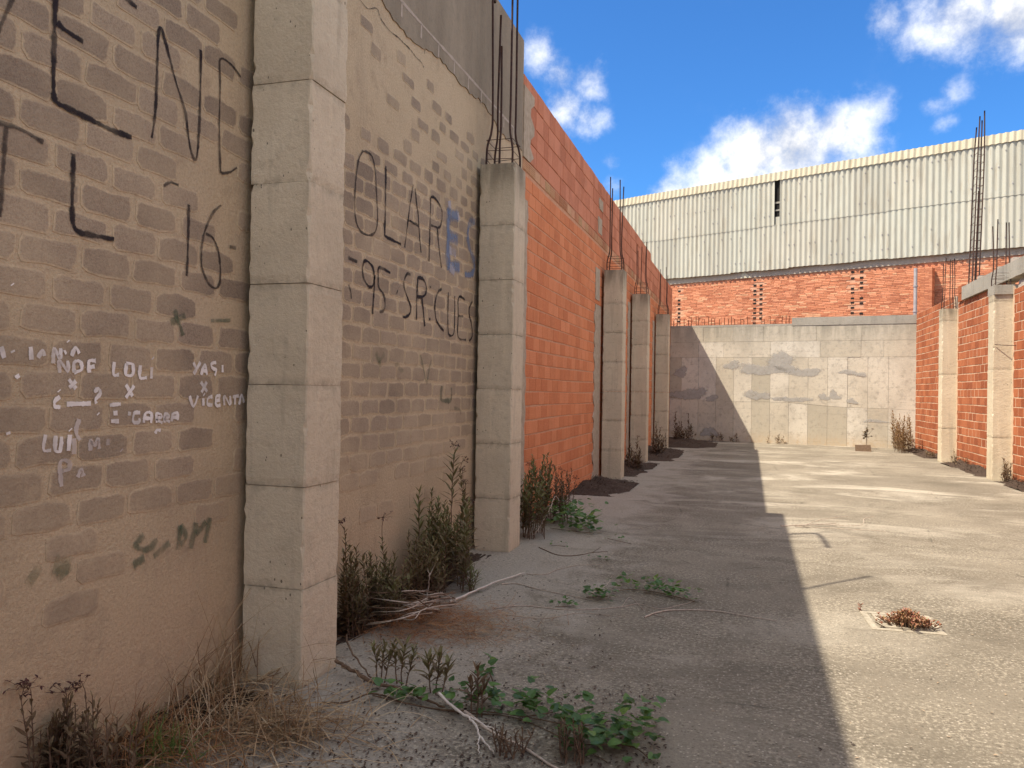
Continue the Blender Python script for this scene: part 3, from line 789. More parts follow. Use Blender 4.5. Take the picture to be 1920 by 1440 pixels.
# ---- columns
def section(z0, z1, x0, x1, y0, y1, top_z, seed):
    r = random.Random(seed)
    mb = MB()
    ox, oy = r.uniform(-.003, .003), r.uniform(-.003, .003)
    x0, x1, y0, y1 = x0+ox, x1+ox, y0+oy, y1+oy
    rows = max(4, int((z1-z0)/.042))
    ch = .006
    ring0 = []
    nseg = 4
    cs = [(x0, y0), (x1, y0), (x1, y1), (x0, y1)]
    vs, top = [], []
    n = None
    for k in range(rows+1):
        t = k/rows
        z = z0+(z1-z0)*t
        ins = .0026 if k in (0, rows) else 0
        if k == 0: z += .0015
        if k == rows: z -= .0015
        prof = []
        for i in range(4):
            c = np.array(cs[i]); p = np.array(cs[i-1]); q = np.array(cs[(i+1) % 4])
            dp = (p-c)/np.linalg.norm(p-c); dq = (q-c)/np.linalg.norm(q-c)
            chip = ch*r.uniform(.5, 1.6)+(r.random() < .22)*r.uniform(.003, .016)
            cen = (dp+dq)*ins
            prof += [c+dp*chip+cen, c+dq*chip+cen]
            for j in range(1, nseg):
                prof.append(c+(q-c)*j/nseg+dp*(ins+r.uniform(-.0008, .0008)))
        n = len(prof)
        vs += [(q[0], q[1], z) for q in prof]
        top += [max(0.0, min(1.0, 1-(top_z-z)/.45))]*n
    fs = [(k*n+i, k*n+(i+1) % n, (k+1)*n+(i+1) % n, (k+1)*n+i) for k in range(rows) for i in range(n)]
    fs.append(tuple(reversed(range(n)))); fs.append(tuple(rows*n+i for i in range(n)))
    ed = []
    for k in range(rows+1):
        dd = min(k, rows-k)*(z1-z0)/rows
        ed += [min(1.0, dd/.035)]*n
    mb.add(vs, fs, r.random(), ed, top)
    return mb
def column(label, x0, x1, y0, y1, h, seed, pitch=.51, phase=.49, group=None, z_bottom=0.0):
    o = thing('concrete_column', label, 'column', ((x0+x1)/2, (y0+y1)/2, 0), group)
    zs = [z_bottom-.02]+[phase+pitch*i for i in range(12) if z_bottom+.15 < phase+pitch*i < h-.12]+[h]
    for i in range(len(zs)-1):
        section(zs[i], zs[i+1], x0, x1, y0, y1, h, seed*50+i).build('column_section', 'column_concrete', o)
    return o
def rebar(parent, pts, r=.011, mt='rusty_steel', name='rebar'):
    mb = MB(); tube(mb, smooth_line(pts, 4), r, 6); return mb.build(name, mt, parent, True)
def stirrup(parent, cor, z, r=.004, tilt=.0):
    mb = MB()
    pts = [(x, y, z+tilt*i) for i, (x, y) in enumerate(cor)]
    tube(mb, pts+[pts[0]], r, 5); return mb.build('stirrup', 'rusty_steel', parent)
labs = ['tall concrete column standing between the two bays of painted letters',
        'concrete column where the tan wall meets the red brick, tall bars on top',
        'concrete column with paired bars, beside a cement strip on the red wall',
        'concrete column between the cement-strip column and the last shaded column',
        'concrete column of the shaded wall standing last before the grey end wall']
heights = [4.25, CH, CH, CH, CH]
cols = []
for i, y in enumerate(CY):
    cols.append(column(labs[i], XC0, XC1, y, y+CD, heights[i], i+1))
def bars(parent, x0, x1, y0, y1, zt, tops, knee=.35, inw=.035, r=.011, seed=0):
    rr = random.Random(seed)
    cor = [(x0, y0), (x1, y0), (x1, y1), (x0, y1)]
    mid = [((x0+x1)/2, y0), ((x0+x1)/2, y1)]
    cx, cy = (x0+x1)/2, (y0+y1)/2
    for i, zt_ in enumerate(tops):
        x, y = (cor+mid)[i]
        ix, iy = x+(cx-x)*inw/.12, y+(cy-y)*inw/.12
        rebar(parent, [(x, y, zt-.05), (x+rr.uniform(-.004, .004), y, zt+.12), (x+(ix-x)*.3, y+(iy-y)*.3, zt+knee*.6), (ix, iy, zt+knee), (ix+rr.uniform(-.006, .006), iy, zt+knee+.3), (ix+rr.uniform(-.02, .02), iy+rr.uniform(-.02, .02), zt_)], r)
    for k, z in enumerate((zt+.06, zt+.14, zt+.24)):
        stirrup(parent, [(a-math.copysign(.0, a-cx), b_) for a, b_ in cor], z, .0034, rr.uniform(-.01, .01))
xa, xb = XC0+.045, XC1-.045
bars(cols[1], xa, xb, CY[1]+.05, CY[1]+CD-.05, CH, [5.85, 5.25, 5.75, 5.15, 4.75], seed=2)
bars(cols[2], xa, xb, CY[2]+.05, CY[2]+CD-.05, CH, [5.26, 5.2, 5.12, 5.1], seed=3)
bars(cols[3], xa, xb, CY[3]+.05, CY[3]+CD-.05, CH, [4.70, 4.75, 4.68, 4.6, 4.65], seed=4, r=.008)
bars(cols[4], xa, xb, CY[4]+.05, CY[4]+CD-.05, CH, [4.85, 4.9, 4.7, 4.75], seed=5, r=.009)
# bars of the first column lean over the yard above the picture
for (dx, dy, z) in ((0, 0, 4.6), (.2, .02, 4.7), (.2, .22, 4.65)):
    x, y = xa+dx, CY[0]+.06+dy
    rebar(cols[0], [(x, y, 4.2), (x+.01, y+.02, 4.4), (x+.01, y+.03, z)])
rebar(cols[0], [(xb-.08, CY[0]+.3, 4.2), (-2.27, 4.1, 4.5), (-2.24, 4.64, 4.75), (-1.96, 5.21, 5.5)], .018)
rebar(cols[1], [(xa+.03, CY[1]+.12, 5.2), (-2.37, 7.16, 5.55), (-2.36, 7.10, 5.74), (-2.34, 6.75, 5.78), (-2.32, 6.30, 5.75)], .022)

# damaged head of the second column
mb = MB()
for k in range(9):
    a = rnd.uniform(.012, .03); x = rnd.uniform(XC0+.03, XC1-.05); y = CY[1]+rnd.uniform(.02, CD-.05)
    box(mb, (x, y, CH-.005), (x+a*1.4, y+a, CH+a*.6))
mb.build('mortar_crumbs', 'column_concrete', cols[1])

# ---- right wall: brick bays between columns
HRB = .169
def bay(label, y0, y1, top, parts, lowcut=0.0):
    o = thing('brick_wall', label, 'wall', (XR, (y0+y1)/2, 0))
    mb = MB(); box(mb, (XR+.005, y0, -.05), (XR+.13, y1, top)); mb.build('wall_core', 'right_mortar', o)
    cells = []
    L_ = .29
    c = 0
    while True:
        z0 = .155-HRB+HRB*c; z1_ = z0+HRB
        if z0 > top-.05: break
        y = y0+(-.5 if c % 2 else -.02)*L_
        while y < y1:
            jv = rnd.choice((.004, .012, .018)); a, e_ = max(y+jv, y0+.012), min(y+L_-jv, y1-.012)
            za_, zb_ = max(z0+.009, 0.0), min(z1_-.008, top-.004)
            if e_-a > .06 and zb_-za_ > .03:
                cells.append(((XR, (a+e_)/2, (za_+zb_)/2+.003*math.sin(y*3+c)), (-1, (e_-a)/L_, (zb_-za_)/(HRB-.022)), rnd.randrange(30), L_*HRB, ID3))
            y += L_
        c += 1
    lay(o, cells, brick_make(L_, HRB-.022, .012, .003, .004), 30, 'brick', 'right_red_brick', 'bricks', parts)
    return o
bays = [bay('sunlit red brick bay meeting the grey end wall', RY[0]+.36, 25.05, 3.86, 300),
        bay('sunlit red brick bay under the sloping-looking concrete beam', RY[1]+.36, RY[0]-.004, 3.655, 300),
        bay('sunlit red brick bay topped with loose pale concrete lumps', RY[2]+.36, RY[1]-.004, 3.47, 120),
        ]
bays[1]['label'] = 'sunlit red brick bay under a concrete beam, between two columns'
o = thing('brick_wall', 'plain red brick wall running on from the bay topped with concrete lumps', 'wall', (XR, 4, 0))
mb = MB(); box(mb, (XR+.003, -9, -.05), (XR+.13, RY[2], 3.5)); mb.build('wall_core', 'right_red_brick', o)
rc = []
rl = ['sunlit concrete column with thin bars, nearer to the grey end wall', 'sunlit concrete column carrying the end of the concrete beam', 'concrete column of the sunlit brick wall farthest from the grey end wall']
for i in range(3):
    rc.append(column(rl[i], RX0, XR+.02, RY[i], RY[i]+.35, HR, 20+i, 1.24, .78))
bars(rc[0], RX0+.04, XR-.03, RY[0]+.05, RY[0]+.3, HR, [4.72, 4.70, 4.66, 4.6, 4.68], seed=11, r=.009, inw=.02)
bars(rc[1], RX0+.04, XR-.03, RY[1]+.05, RY[1]+.3, HR, [4.76, 4.70, 4.74, 4.68], seed=12, r=.010, inw=.02)
rebar(rc[1], [(RX0+.02, RY[1]-.02, 2.47), (RX0+.18, RY[1]-.1, 2.45), (RX0+.40, RY[1]-.2, 2.44)], .006)
mb = MB()
box(mb, (RX0+.0, RY[1]-.03, HR-.16), (XR+.10, RY[1]+.38, HR+.012)); ob = mb.build('column_head', 'beam_concrete', rc[1])
# mortar smears down the joint of columns and bricks
for i in (0, 1):
    strp = MB(); vs = []; fs = []
    zs = np.arange(0, HR, .08)
    for z in zs: vs += [(XR-.008, RY[i]-.055-rnd.uniform(0, .035), z), (XR-.008, RY[i]+.01, z)]
    for k in range(len(zs)-1): fs.append((2*k, 2*k+1, 2*k+3, 2*k+2))
    vs2 = [(x+.02, y, z) for x, y, z in vs]
    n0 = len(vs)
    strp.add(vs+vs2, fs+[(2*k, 2*k+2, n0+2*k+2, n0+2*k) for k in range(len(zs)-1)])
    strp.build('mortar_smear', 'right_mortar', bays[i+1])
# concrete beam
bm = thing('concrete_beam', 'grey concrete ring beam lying on the sunlit brick bay', 'beam', (XR-.05, 17.6, 3.66))
r = random.Random(5)
ys = np.arange(15.2, 19.75, .15)
mb = MB(); vs = []; fs = []
for y in ys:
    zj = r.uniform(-.006, .006)
    vs += [(XR-.06+r.uniform(-.004, .004), y, 3.66), (XR+.20, y, 3.66), (XR+.20, y, 3.955+zj), (XR-.06+r.uniform(-.004, .004), y, 3.955+zj)]
for i in range(len(ys)-1):
    for j in range(4): fs.append((i*4+j, i*4+(j+1) % 4, i*4+4+(j+1) % 4, i*4+4+j))
fs += [(3, 2, 1, 0), tuple(len(vs)-4+j for j in range(4))]
mb.add(vs, fs); mb.build('beam_body', 'beam_concrete', bm)
for k, (y, z, s) in enumerate(((18.4, 3.97, .05), (17.1, 3.97, .04), (16.2, 3.97, .07))):
    mb = MB(); box(mb, (XR-.03, y, z-.02), (XR+.08, y+s*3, z+s)); mb.build('concrete_lump', 'pale_mortar', bm)
# brick stub beside the beam
st = thing('brick_stub', 'short stack of red bricks closing the end of the concrete beam', 'bricks', (XR, 20, 3.66))
for k in range(2):
    mb = MB(); box(mb, (XR-.03, 19.76, 3.662+.185*k), (XR+.1, 20.16, 3.662+.185*k+.172), .4); mb.build('brick', 'right_red_brick', st)
# tall steel cage leaning on the beam
cg = thing('rebar_cage', 'tall dark steel cage of bars and stirrups rising above the sunlit brick wall', 'rebar cage', (4.62, 19.4, 3.95))
cb = [(4.58, 19.25), (4.72, 19.3), (4.72, 19.57), (4.58, 19.55), (4.65, 19.35), (4.65, 19.55)]
tp = onY(1843, 320, 18.0)
def cgp(x, y, z):
    t = (z-3.95)/3.8
    return (x+.12*t+(0 if t < .75 else (4.65-x)*.35*(t-.75)/.25), y+.05*t+(0 if t < .75 else (19.42-y)*.35*(t-.75)/.25), z)
for k, (x, y) in enumerate(cb):
    zt = (7.62, 7.75, 7.6, 7.45, 6.0, 7.3)[k]
    rebar(cg, [cgp(x, y, z) for z in np.linspace(3.94, zt, 7)], .014)
for k in range(3):
    x, y = 4.58+.05*k, 19.28+.27*((k*5) % 7)/7
    rebar(cg, [cgp(x, y, z) for z in np.linspace(3.94, 5.0+.12*((k*3) % 5), 4)], .012)
for z in np.arange(4.05, 6.8, .17):
    mb = MB(); tube(mb, [cgp(x, y, z+.02*i) for i, (x, y) in enumerate(cb[:4])]+[cgp(*cb[0], z+.06)], .005, 5); mb.build('stirrup', 'rusty_steel', cg)
# bits on the near end of the right wall
g = thing('concrete_rubble', 'pale broken concrete lumps lying on top of the sunlit brick wall', 'rubble', (XR, 15.8, 3.47))
for k, (y, z, sx, sy, sz) in enumerate(((15.75, 3.47, .12, .25, .10), (15.45, 3.47, .14, .2, .22), (16.0, 3.47, .10, .16, .14))):
    mb = MB(); r = random.Random(k)
    vs = [(XR+.06+sx*.5*a*r.uniform(.7, 1.1), y+sy*.5*c*r.uniform(.7, 1.1), z+(sz if d > 0 else 0)*r.uniform(.8, 1.1)) for d in (-1, 1) for a, c in ((-1, -1), (1, -1), (1, 1), (-1, 1))]
    mb.add(vs, BOXF); mb.build('lump', 'pale_mortar', g)
# downpipe / post behind the corner and the brick pier it is fixed to
pp = thing('metal_post', 'thin grey metal post standing behind the corner of the end wall', 'post', SHP(8.0, 3.4, .4))
mb = MB(); tube(mb, [SHP(8.03, z, .42) for z in (2.0, 3.6, 5.30)], .05, 10); mb.build('pipe', 'grey_pipe', pp)
for z in (4.75, 4.0):
    mb = MB(); tube(mb, [SHP(8.03, z, .42), SHP(8.03, z+.04, .42)], .066, 10); mb.build('clamp', 'grey_pipe', pp)
pr = thing('brick_pier', 'dull brown brick pier beside the grey metal post', 'pier', SHP(8.4, 0, .2))
mb = MB(); 
for k in range(70):
    z = 2.0+k*.048
    if z > 5.28: break
    for j in range(3):
        s0 = 8.14+j*.24+(.12 if k % 2 else 0)
        s0, s1 = max(8.14, s0-.12), min(8.46, s0+.112)
        if s1 > s0+.03:
            vs = [SHP(s, zz, d) for zz in (z, z+.04) for s, d in ((s0, .05), (s1, .05), (s1, .36), (s0, .36))]
            mb.add(vs, BOXF, rnd.random()*.5)
props(mb.build('bricks', 'far_brick', pr), kind='stuff')
mb = MB(); vs = [SHP(s, z, d) for z in (0, 5.27) for s, d in ((8.15, .05), (8.45, .05), (8.45, .35), (8.15, .35))]; mb.add(vs, BOXF); mb.build('pier_core', 'far_mortar', pr)

# ---- end wall of cast panels
ew = thing('concrete_wall', 'grey cast concrete wall closing the far end of the yard', 'wall', (1, 25.7, 0))
s_step = (1.2-BW0[0])/bwe[0]
sL, sR = (-2.495-BW0[0])/bwe[0], (4.548-BW0[0])/bwe[0]
mb = MB()
def obox(mb, s0, s1, z0, z1, d0, d1, var=.5, P=BWP):
    vs = [P(s, z, d) for z in (z0, z1) for s, d in ((s0, d1), (s1, d1), (s1, d0), (s0, d0))]
    mb.add(vs, BOXF, var)
obox(mb, sL, sR, -.05, 3.60, -.25, -.02)
mb.build('wall_core', 'beam_concrete', ew)
def panel(s0, s1, z0a, z0b, z1a, z1b):
    r = rnd.random(); d = rnd.uniform(-.004, .006); g_ = .003
    mb = MB()
    vs = [BWP(s0+g_, z0a+g_, -.03), BWP(s1-g_, z0b+g_, -.03), BWP(s1-g_, z1b-g_, -.03), BWP(s0+g_, z1a-g_, -.03)]
    vs += [BWP(s0+g_, z0a+g_, d), BWP(s1-g_, z0b+g_, d), BWP(s1-g_, z1b-g_, d), BWP(s0+g_, z1a-g_, d)]
    mb.add(vs, [(4, 5, 6, 7), (0, 1, 5, 4), (1, 2, 6, 5), (2, 3, 7, 6), (3, 0, 4, 7)], r)
    mb.build('panel', 'panel_concrete', ew)
zA = lambda s: 1.30-.02*(s+2)-.07*max(0, s-1)/3+.02*math.sin(s*1.9)
zB = lambda s: 2.02+.05*math.sin(s*1.1+.4)+.02*math.sin(s*3.7)
edges = [sL]+list(np.arange(sL+.38, sR-.2, .548))+[sR]
for i in range(len(edges)-1):
    a, c = edges[i], edges[i+1]
    panel(a, c, -.04, -.04, zA(a), zA(c))
    panel(a, c, zA(a), zA(c), 2.64, 2.64)
for z0, z1_, w in ((2.64, 3.13, 1.15), (3.13, 3.60, 1.4)):
    a = sL
    while a < sR-.05:
        c = min(sR, a+w*rnd.uniform(.5, 1.25))
        if sR-c < .25: c = sR
        panel(a, c, z0, z0, z1_, z1_); a = c
for z0, z1_, a, c in ((3.60, 3.665, sL, s_step),):
    mb = MB(); obox(mb, a, c, z0, z1_, -.24, .002); mb.build('coping', 'beam_concrete', ew)
mb = MB(); obox(mb, s_step, sR, 3.602, 3.845, -.26, .012, .2); mb.build('coping', 'beam_concrete', ew)
for k in range(30):
    s = sL+.05+(s_step-sL-.12)*(k+rnd.uniform(-.3, .3))/29
    h = rnd.uniform(.16, .30); d = rnd.choice((-.06, -.17))
    p0 = [BWP(s, 3.65, d), BWP(s+rnd.uniform(-.01, .01), 3.66+h, d)]
    if rnd.random() < .35: p0.append(BWP(s-.07, 3.66+h+.01, d))
    mb = MB(); tube(mb, p0, .012, 5); mb.build('starter_bar', 'rust_orange', ew)
def blob(s0, z0, rs_, rz, seed, mt='repair_mortar', X=.0125):
    r = random.Random(seed); n = 22
    rs_, rz = rs_*1.25, rz*1.25
    ph = [r.uniform(0, 6.28) for _ in range(4)]
    out = []
    for i in range(n):
        a = 2*math.pi*i/n
        q = 1+.22*math.sin(2*a+ph[0])+.16*math.sin(3*a+ph[1])+.10*math.sin(5*a+ph[2])
        zz = rz*q*math.sin(a)
        if zz < 0: zz *= .6
        out.append((rs_*q*math.cos(a), zz))
    vs = [BWP(s0+x, z0+z, X-.012) for x, z in out]+[BWP(s0+x*.98, z0+z*.98, X-.004) for x, z in out]+[BWP(s0+x*.6, z0+z*.6, X-.003) for x, z in out]+[BWP(s0, z0, X-.003)]
    fs = [(i, (i+1) % n, n+(i+1) % n, n+i) for i in range(n)]+[(n+i, n+(i+1) % n, 2*n+(i+1) % n, 2*n+i) for i in range(n)]+[(2*n+i, 2*n+(i+1) % n, 3*n) for i in range(n)]
    mb = MB(); mb.add(vs, fs, .5, [0]*(2*n)+[1]*(n+1)); mb.build('repair_patch', mt, ew)
def bws(x, y): p = onP(x, y, BW0, bwn); return (p-BW0)@bwe, p[2]
for i, (x, y, rx, ry) in enumerate(((1276, 700, 14, 10), (1290, 741, 30, 14), (1334, 748, 10, 7), (1330, 812, 14, 12), (1430, 695, 40, 14), (1465, 684, 26, 20), (1510, 700, 32, 7), (1420, 743, 20, 11), (1490, 750, 24, 6), (1545, 746, 9, 7), (1564, 743, 9, 9), (1597, 753, 8, 6), (1592, 699, 15, 5), (1615, 703, 7, 5), (1372, 686, 12, 10), (1460, 748, 12, 4), (1640, 790, 16, 4))):
    s, z = bws(x, y); k = 26/FPX
    blob(s, z, rx*k, ry*k, i)

# ---- warehouse behind
wh = thing('warehouse', 'long warehouse with cream corrugated cladding over an orange brick wall', 'warehouse', SHP(5, 0))
mb = MB(); obox(mb, -9, 17, -.05, 5.5, -.3, -.012, P=SHP); mb.build('wall_core', 'far_mortar', wh)
cells = []
e2 = Matrix(((0, she[0], 0), (0, she[1], 0), (0, 0, 1)))
R3 = Matrix(((shn[0], she[0], 0), (shn[1], she[1], 0), (0, 0, 1)))
for c in range(60):
    z = 2.3+c*.0535
    if z > 5.47: break
    s = -8.9+rnd.random()*.25
    while s < 16.9:
        L_ = rnd.choice((.24, .24, .24, .12, .27))
        sc_ = s+L_/2
        hole = any(abs(sc_-q) < .075 for q in (-.03, 2.87, 3.09, 6.1, 6.37, 9.4, 9.66)) and c % 3 != 0
        d = -.10 if hole else rnd.uniform(-.006, .006)
        if not hole or rnd.random() < .45:
            cells.append((SHP(sc_, z, d), (1, L_/.24-.03, 1), rnd.randrange(40), L_*.05, R3))
        s += L_
# toothing and putlog gaps: their shade painted as near-black boxes on the face
lay(wh, cells, brick_make(.24, .045, .10, .004, .004), 40, 'brick', 'far_brick', 'bricks', 300)
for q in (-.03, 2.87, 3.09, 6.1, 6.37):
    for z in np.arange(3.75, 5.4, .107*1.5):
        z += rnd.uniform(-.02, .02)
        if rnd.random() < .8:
            mb = MB(); obox(mb, q-.05, q+.05, z, z+.06, -.01, .0085, P=SHP); mb.build('putlog_shade', 'painted_shade', wh)
mb = MB(); obox(mb, -9, 17, 5.50, 5.75, -.32, .03, P=SHP); mb.build('concrete_beam', 'brown_concrete', wh)
mb = MB(); vs = [SHP(2.38, 5.50, .032), SHP(2.74, 5.50, .032), SHP(2.62, 5.62, .036), SHP(2.5, 5.72, .036), SHP(2.42, 5.66, .036)]
vs += [SHP(2.38, 5.50, .05), SHP(2.74, 5.50, .05), SHP(2.62, 5.62, .05), SHP(2.5, 5.72, .05), SHP(2.42, 5.66, .05)]
mb.add(vs, [(5, 6, 7, 8, 9)]+[(i, (i+1) % 5, 5+(i+1) % 5, 5+i) for i in range(5)]); mb.build('plaster_patch', 'fascia_sheet', wh)
PITCH = .171
def corr(name, s0, s1, z0, z1, d, mt, var, amp=.027, seg=8, lean=0.0):
    mb = MB(); n = max(2, int(round((s1-s0)/PITCH*seg)))
    vs, fs = [], []
    for i in range(n+1):
        s = s0+(s1-s0)*i/n
        q = d+amp*math.cos(2*math.pi*s/PITCH)
        vs += [SHP(s, z0, q), SHP(s, z1, q+lean), SHP(s, z0, q-.008), SHP(s, z1, q+lean-.008)]
    for i in range(n):
        a = i*4; fs += [(a, a+4, a+5, a+1), (a+2, a+3, a+7, a+6), (a, a+2, a+6, a+4), (a+1, a+5, a+7, a+3)]
    mb.add(vs, fs, var)
    return mb.build(name, mt, wh, False)
SW = PITCH*6
k0 = -7
for k in range(k0, 16):
    a = k*SW; c = a+SW
    jz = rnd.uniform(-.015, .015)
    corr('corrugated_sheet', a, c, 5.70+jz, 7.19, .15, 'fibre_cement', rnd.random())
    a2, c2 = a, c
    segs = [(a, c)]
    if a < 3.76 and c > 3.60:
        segs = [(a, 3.60), (3.78, c)] if a < 3.5 else [(3.78, c)]
    if a < 3.60 < c and False: pass
    for (u, w) in segs:
        if w-u > .03: corr('corrugated_sheet', u, w, 7.16+rnd.uniform(-.012, .012), 8.72, .163, 'fibre_cement', rnd.random())
    corr('fascia_sheet', a, c, 8.66, 8.945+rnd.uniform(-.006, .006), .20, 'fascia_sheet', rnd.random(), .03, 8, -.05)
mb = MB(); obox(mb, 3.5, 3.9, 7.42, 8.7, .08, .09, P=SHP); mb.build('gap_shade', 'painted_shade', wh)  # near-black sheet painting the darkness seen through the missing cladding
mb = MB(); obox(mb, 3.60, 3.78, 7.16, 7.45, .12, .13, P=SHP); mb.build('closing_strip', 'fibre_cement', wh)
mb = MB(); obox(mb, 3.5, 3.9, 7.9, 7.96, .09, .12, P=SHP); obox(mb, 3.5, 3.9, 7.65, 7.70, .09, .12, P=SHP); mb.build('purlin', 'beam_concrete', wh)
mb = MB(); vs = [SHP(s, z, d) for s in (-9, 17) for d, z in ((.0, 5.75), (.0, 8.8), (-12, 11.0), (-12, 5.75))]
mb.add(vs, [(0, 1, 2, 3), (4, 7, 6, 5), (0, 4, 5, 1), (1, 5, 6, 2), (2, 6, 7, 3)]); mb.build('roof_body', 'fibre_cement', wh)
mb = MB()
for k in range(150):
    s = rnd.uniform(-3, 11); z = rnd.choice((6.0, 6.45, 6.9, 7.5, 8.0, 8.45))+rnd.uniform(-.01, .01)
    s = round(s/PITCH)*PITCH
    if 3.5 < s < 3.9: continue
    q = .15+.027 if z < 7.2 else .163+.027
    obox(mb, s-.014, s+.014, z-.014, z+.014, q-.005, q+.012, P=SHP)
props(mb.build('sheet_bolts', 'grey_pipe', wh), kind='stuff')

# PLANTS
# ------------------------------------------------------------------ plants, twigs and litter
FH = np.array([F_[0], F_[1], 0.0]); FH /= np.linalg.norm(FH)
def base_top(bx, by, tx, ty):
    """ground point under (bx,by) and the point above it seen at (tx,ty)"""
    b0 = onZ(bx, by); t0 = onP(tx, ty, b0, FH)
    return b0, t0
def clampx(p, lo=XW+.03): return np.array([max(p[0], lo), p[1], p[2]])
def blade(mb, p, d, side, L, w, var, droop=.0, fold=.25, up=Vector((0, 0, 1))):
    p = Vector(p); d = Vector(d).normalized(); s = Vector(side).normalized()
    n = d.cross(s).normalized()
    q = []
    for t, ww in ((0, .22), (.35, 1.), (.7, .72)):
        c = p+d*L*t-up*droop*L*t*t
        q += [c-s*w*.5*ww+n*w*fold*ww*.5, c, c+s*w*.5*ww+n*w*fold*ww*.5]
    q.append(p+d*L-up*droop*L)
    fs = []
    for i in (0, 3):
        fs += [(i, i+1, i+4, i+3), (i+1, i+2, i+5, i+4)]
    fs += [(6, 7, 9), (7, 8, 9)]
    mb.add(q, fs, var)
def stem_plant(mbS, mbL, mbF, b0, t0, rr, leaf=.07, dens=1.0, bare=.15, wid=.27, sr=.004, var=(0, 1), flower=0.0, twirl=.03, lift=(.35, 1.1), brown_low=True):
    b0, t0 = Vector(b0), Vector(t0)
    H = (t0-b0).length
    n = max(4, int(H/.06))
    bend = Vector((rr.uniform(-1, 1), rr.uniform(-1, 1), 0))*twirl*H
    pts = []
    for i in range(n+1):
        t = i/n
        pts.append(b0.lerp(t0, t)+bend*math.sin(t*math.pi)+Vector((rr.uniform(-1, 1), rr.uniform(-1, 1), 0))*.004)
    tube(mbS, pts, [sr*(1-.6*i/n) for i in range(n+1)], 5, rr.random())
    leaf *= 1.28*rr.uniform(.8, 1.15)
    nl = int(H*(1-bare)/.0135*dens)
    a = rr.uniform(0, 6.28)
    for k in range(nl):
        t = bare+(1-bare)*(k+.5)/nl
        f = t*n; i = min(n-1, int(f)); p = pts[i].lerp(pts[i+1], f-i)
        a += 2.4
        prof = (.55+.45*math.sin(math.pi*min(1, (t-bare)/(1-bare)*.92+.12)))
        L = leaf*prof*rr.uniform(.75, 1.2)
        ang = lift[0]+(lift[1]-lift[0])*t+rr.uniform(-.35, .2)
        d = Vector((math.cos(a)*math.cos(ang), math.sin(a)*math.cos(ang), math.sin(ang)))
        s = Vector((-math.sin(a), math.cos(a), 0))
        v = var[0]+(var[1]-var[0])*min(1, max(0, (t if brown_low else rr.random())*.75+rr.uniform(-.2, .25)))
        blade(mbL, p, d, s, L, L*wid, v, rr.uniform(.0, .35))
    if flower > 0:
        top = pts[-1]
        st = top+Vector((rr.uniform(-.03, .03), rr.uniform(-.03, .03), flower))
        tube(mbS, [top, (top+st)/2+Vector((rr.uniform(-.01, .01), 0, 0)), st], .0018, 4, .3)
        for k in range(9):
            q = st+Vector((rr.uniform(-.045, .045), rr.uniform(-.045, .045), rr.uniform(-.03, .02)))
            tube(mbS, [st-Vector((0, 0, .02)), q], .001, 3, .3)
            for j in range(3):
                a2 = rr.uniform(0, 6.28)
                blade(mbF, q, (math.cos(a2)*.6, math.sin(a2)*.6, rr.uniform(-.8, .4)), (-math.sin(a2), math.cos(a2), 0), .018, .009, rr.random())
def plant(label, stems, seed, leafmat_='weed_leaf', name='weed_plant', cat='plant', group=None, stemmat='brown_twig', **kw):
    """stems: (bx,by,tx,ty[,flower]) in photo survey points"""
    rr = random.Random(seed)
    b0, _ = base_top(*stems[0][:4])
    b0 = clampx(b0)
    o = thing(name, label, cat, (b0[0], b0[1], 0), group)
    S, L, Fm = MB(), MB(), MB()
    for st in stems:
        p, t = base_top(*st[:4]); p = clampx(p); t = clampx(t, XW+.05)
        if len(stems) <= 12: S = MB()
        stem_plant(S, L, Fm, p, t, rr, flower=(st[4] if len(st) > 4 else 0), **kw)
        if len(stems) <= 12: S.build('stem', stemmat, o)
    if len(stems) > 12: props(S.build('stems', stemmat, o), kind='stuff')
    if L.v: props(L.build('foliage', leafmat_, o), kind='stuff')
    if Fm.v: props(Fm.build('dried_flowers', 'flower_dry', o), kind='stuff')
    return o
def many(cx, cy, w, d, n, h, seed, spread=14):
    """n stems round (cx,cy): w,d half-widths in survey points, h height range"""
    rr = random.Random(seed)
    n = int(n*1.7)
    return [(cx+(u := rr.uniform(-w, w)), cy+(v := rr.uniform(-d, d)), cx+u+rr.uniform(-spread, spread), cy+v-rr.uniform(*h)) for _ in range(n)]

# weeds along the tan wall, second bay
plant('tallest dark weed with a broad feathery leaf head, against the tan wall', [(846, 1085, 853, 842, .05)], 1, leaf=.13, dens=1.0, bare=.55, wid=.15, sr=.006, lift=(.1, .95), var=(.1, .7))
plant('tall weed with red-brown dried flower heads pressed beside the tall-barred column', [(868, 1075, 868, 900, .10), (858, 1080, 872, 930, .12), (874, 1070, 862, 880, .09), (880, 1068, 882, 950, .07)], 2, leaf=.075, bare=.2, var=(0, .55))
plant('upright weed with a pointed pale green top standing alone against the tan wall', [(790, 1105, 786, 918)], 3, leaf=.10, dens=1.1, bare=.2, sr=.006, wid=.17, var=(.2, 1))
plant('dense olive clump of upright weeds beside the tall-barred column', many(840, 1095, 34, 18, 17, (90, 170), 4), 4, leaf=.075, dens=1.1, bare=.06, var=(0, .8))
plant('low brown bushy weed clump between the lone pointed weed and the olive clump', many(800, 1120, 28, 14, 13, (60, 120), 5), 5, leaf=.06, dens=1.1, bare=.05, var=(0, .55))
plant('slim weed with a long thin dried flower stalk against the tan wall', [(720, 1150, 716, 1010, .16), (728, 1150, 722, 1045)], 6, leaf=.065, var=(0, .7))
plant('brown-green weed clump along the foot of the tan wall in the middle of the bay', many(725, 1160, 38, 14, 16, (60, 125), 7), 7, leaf=.06, dens=1.1, bare=.05, var=(0, .75))
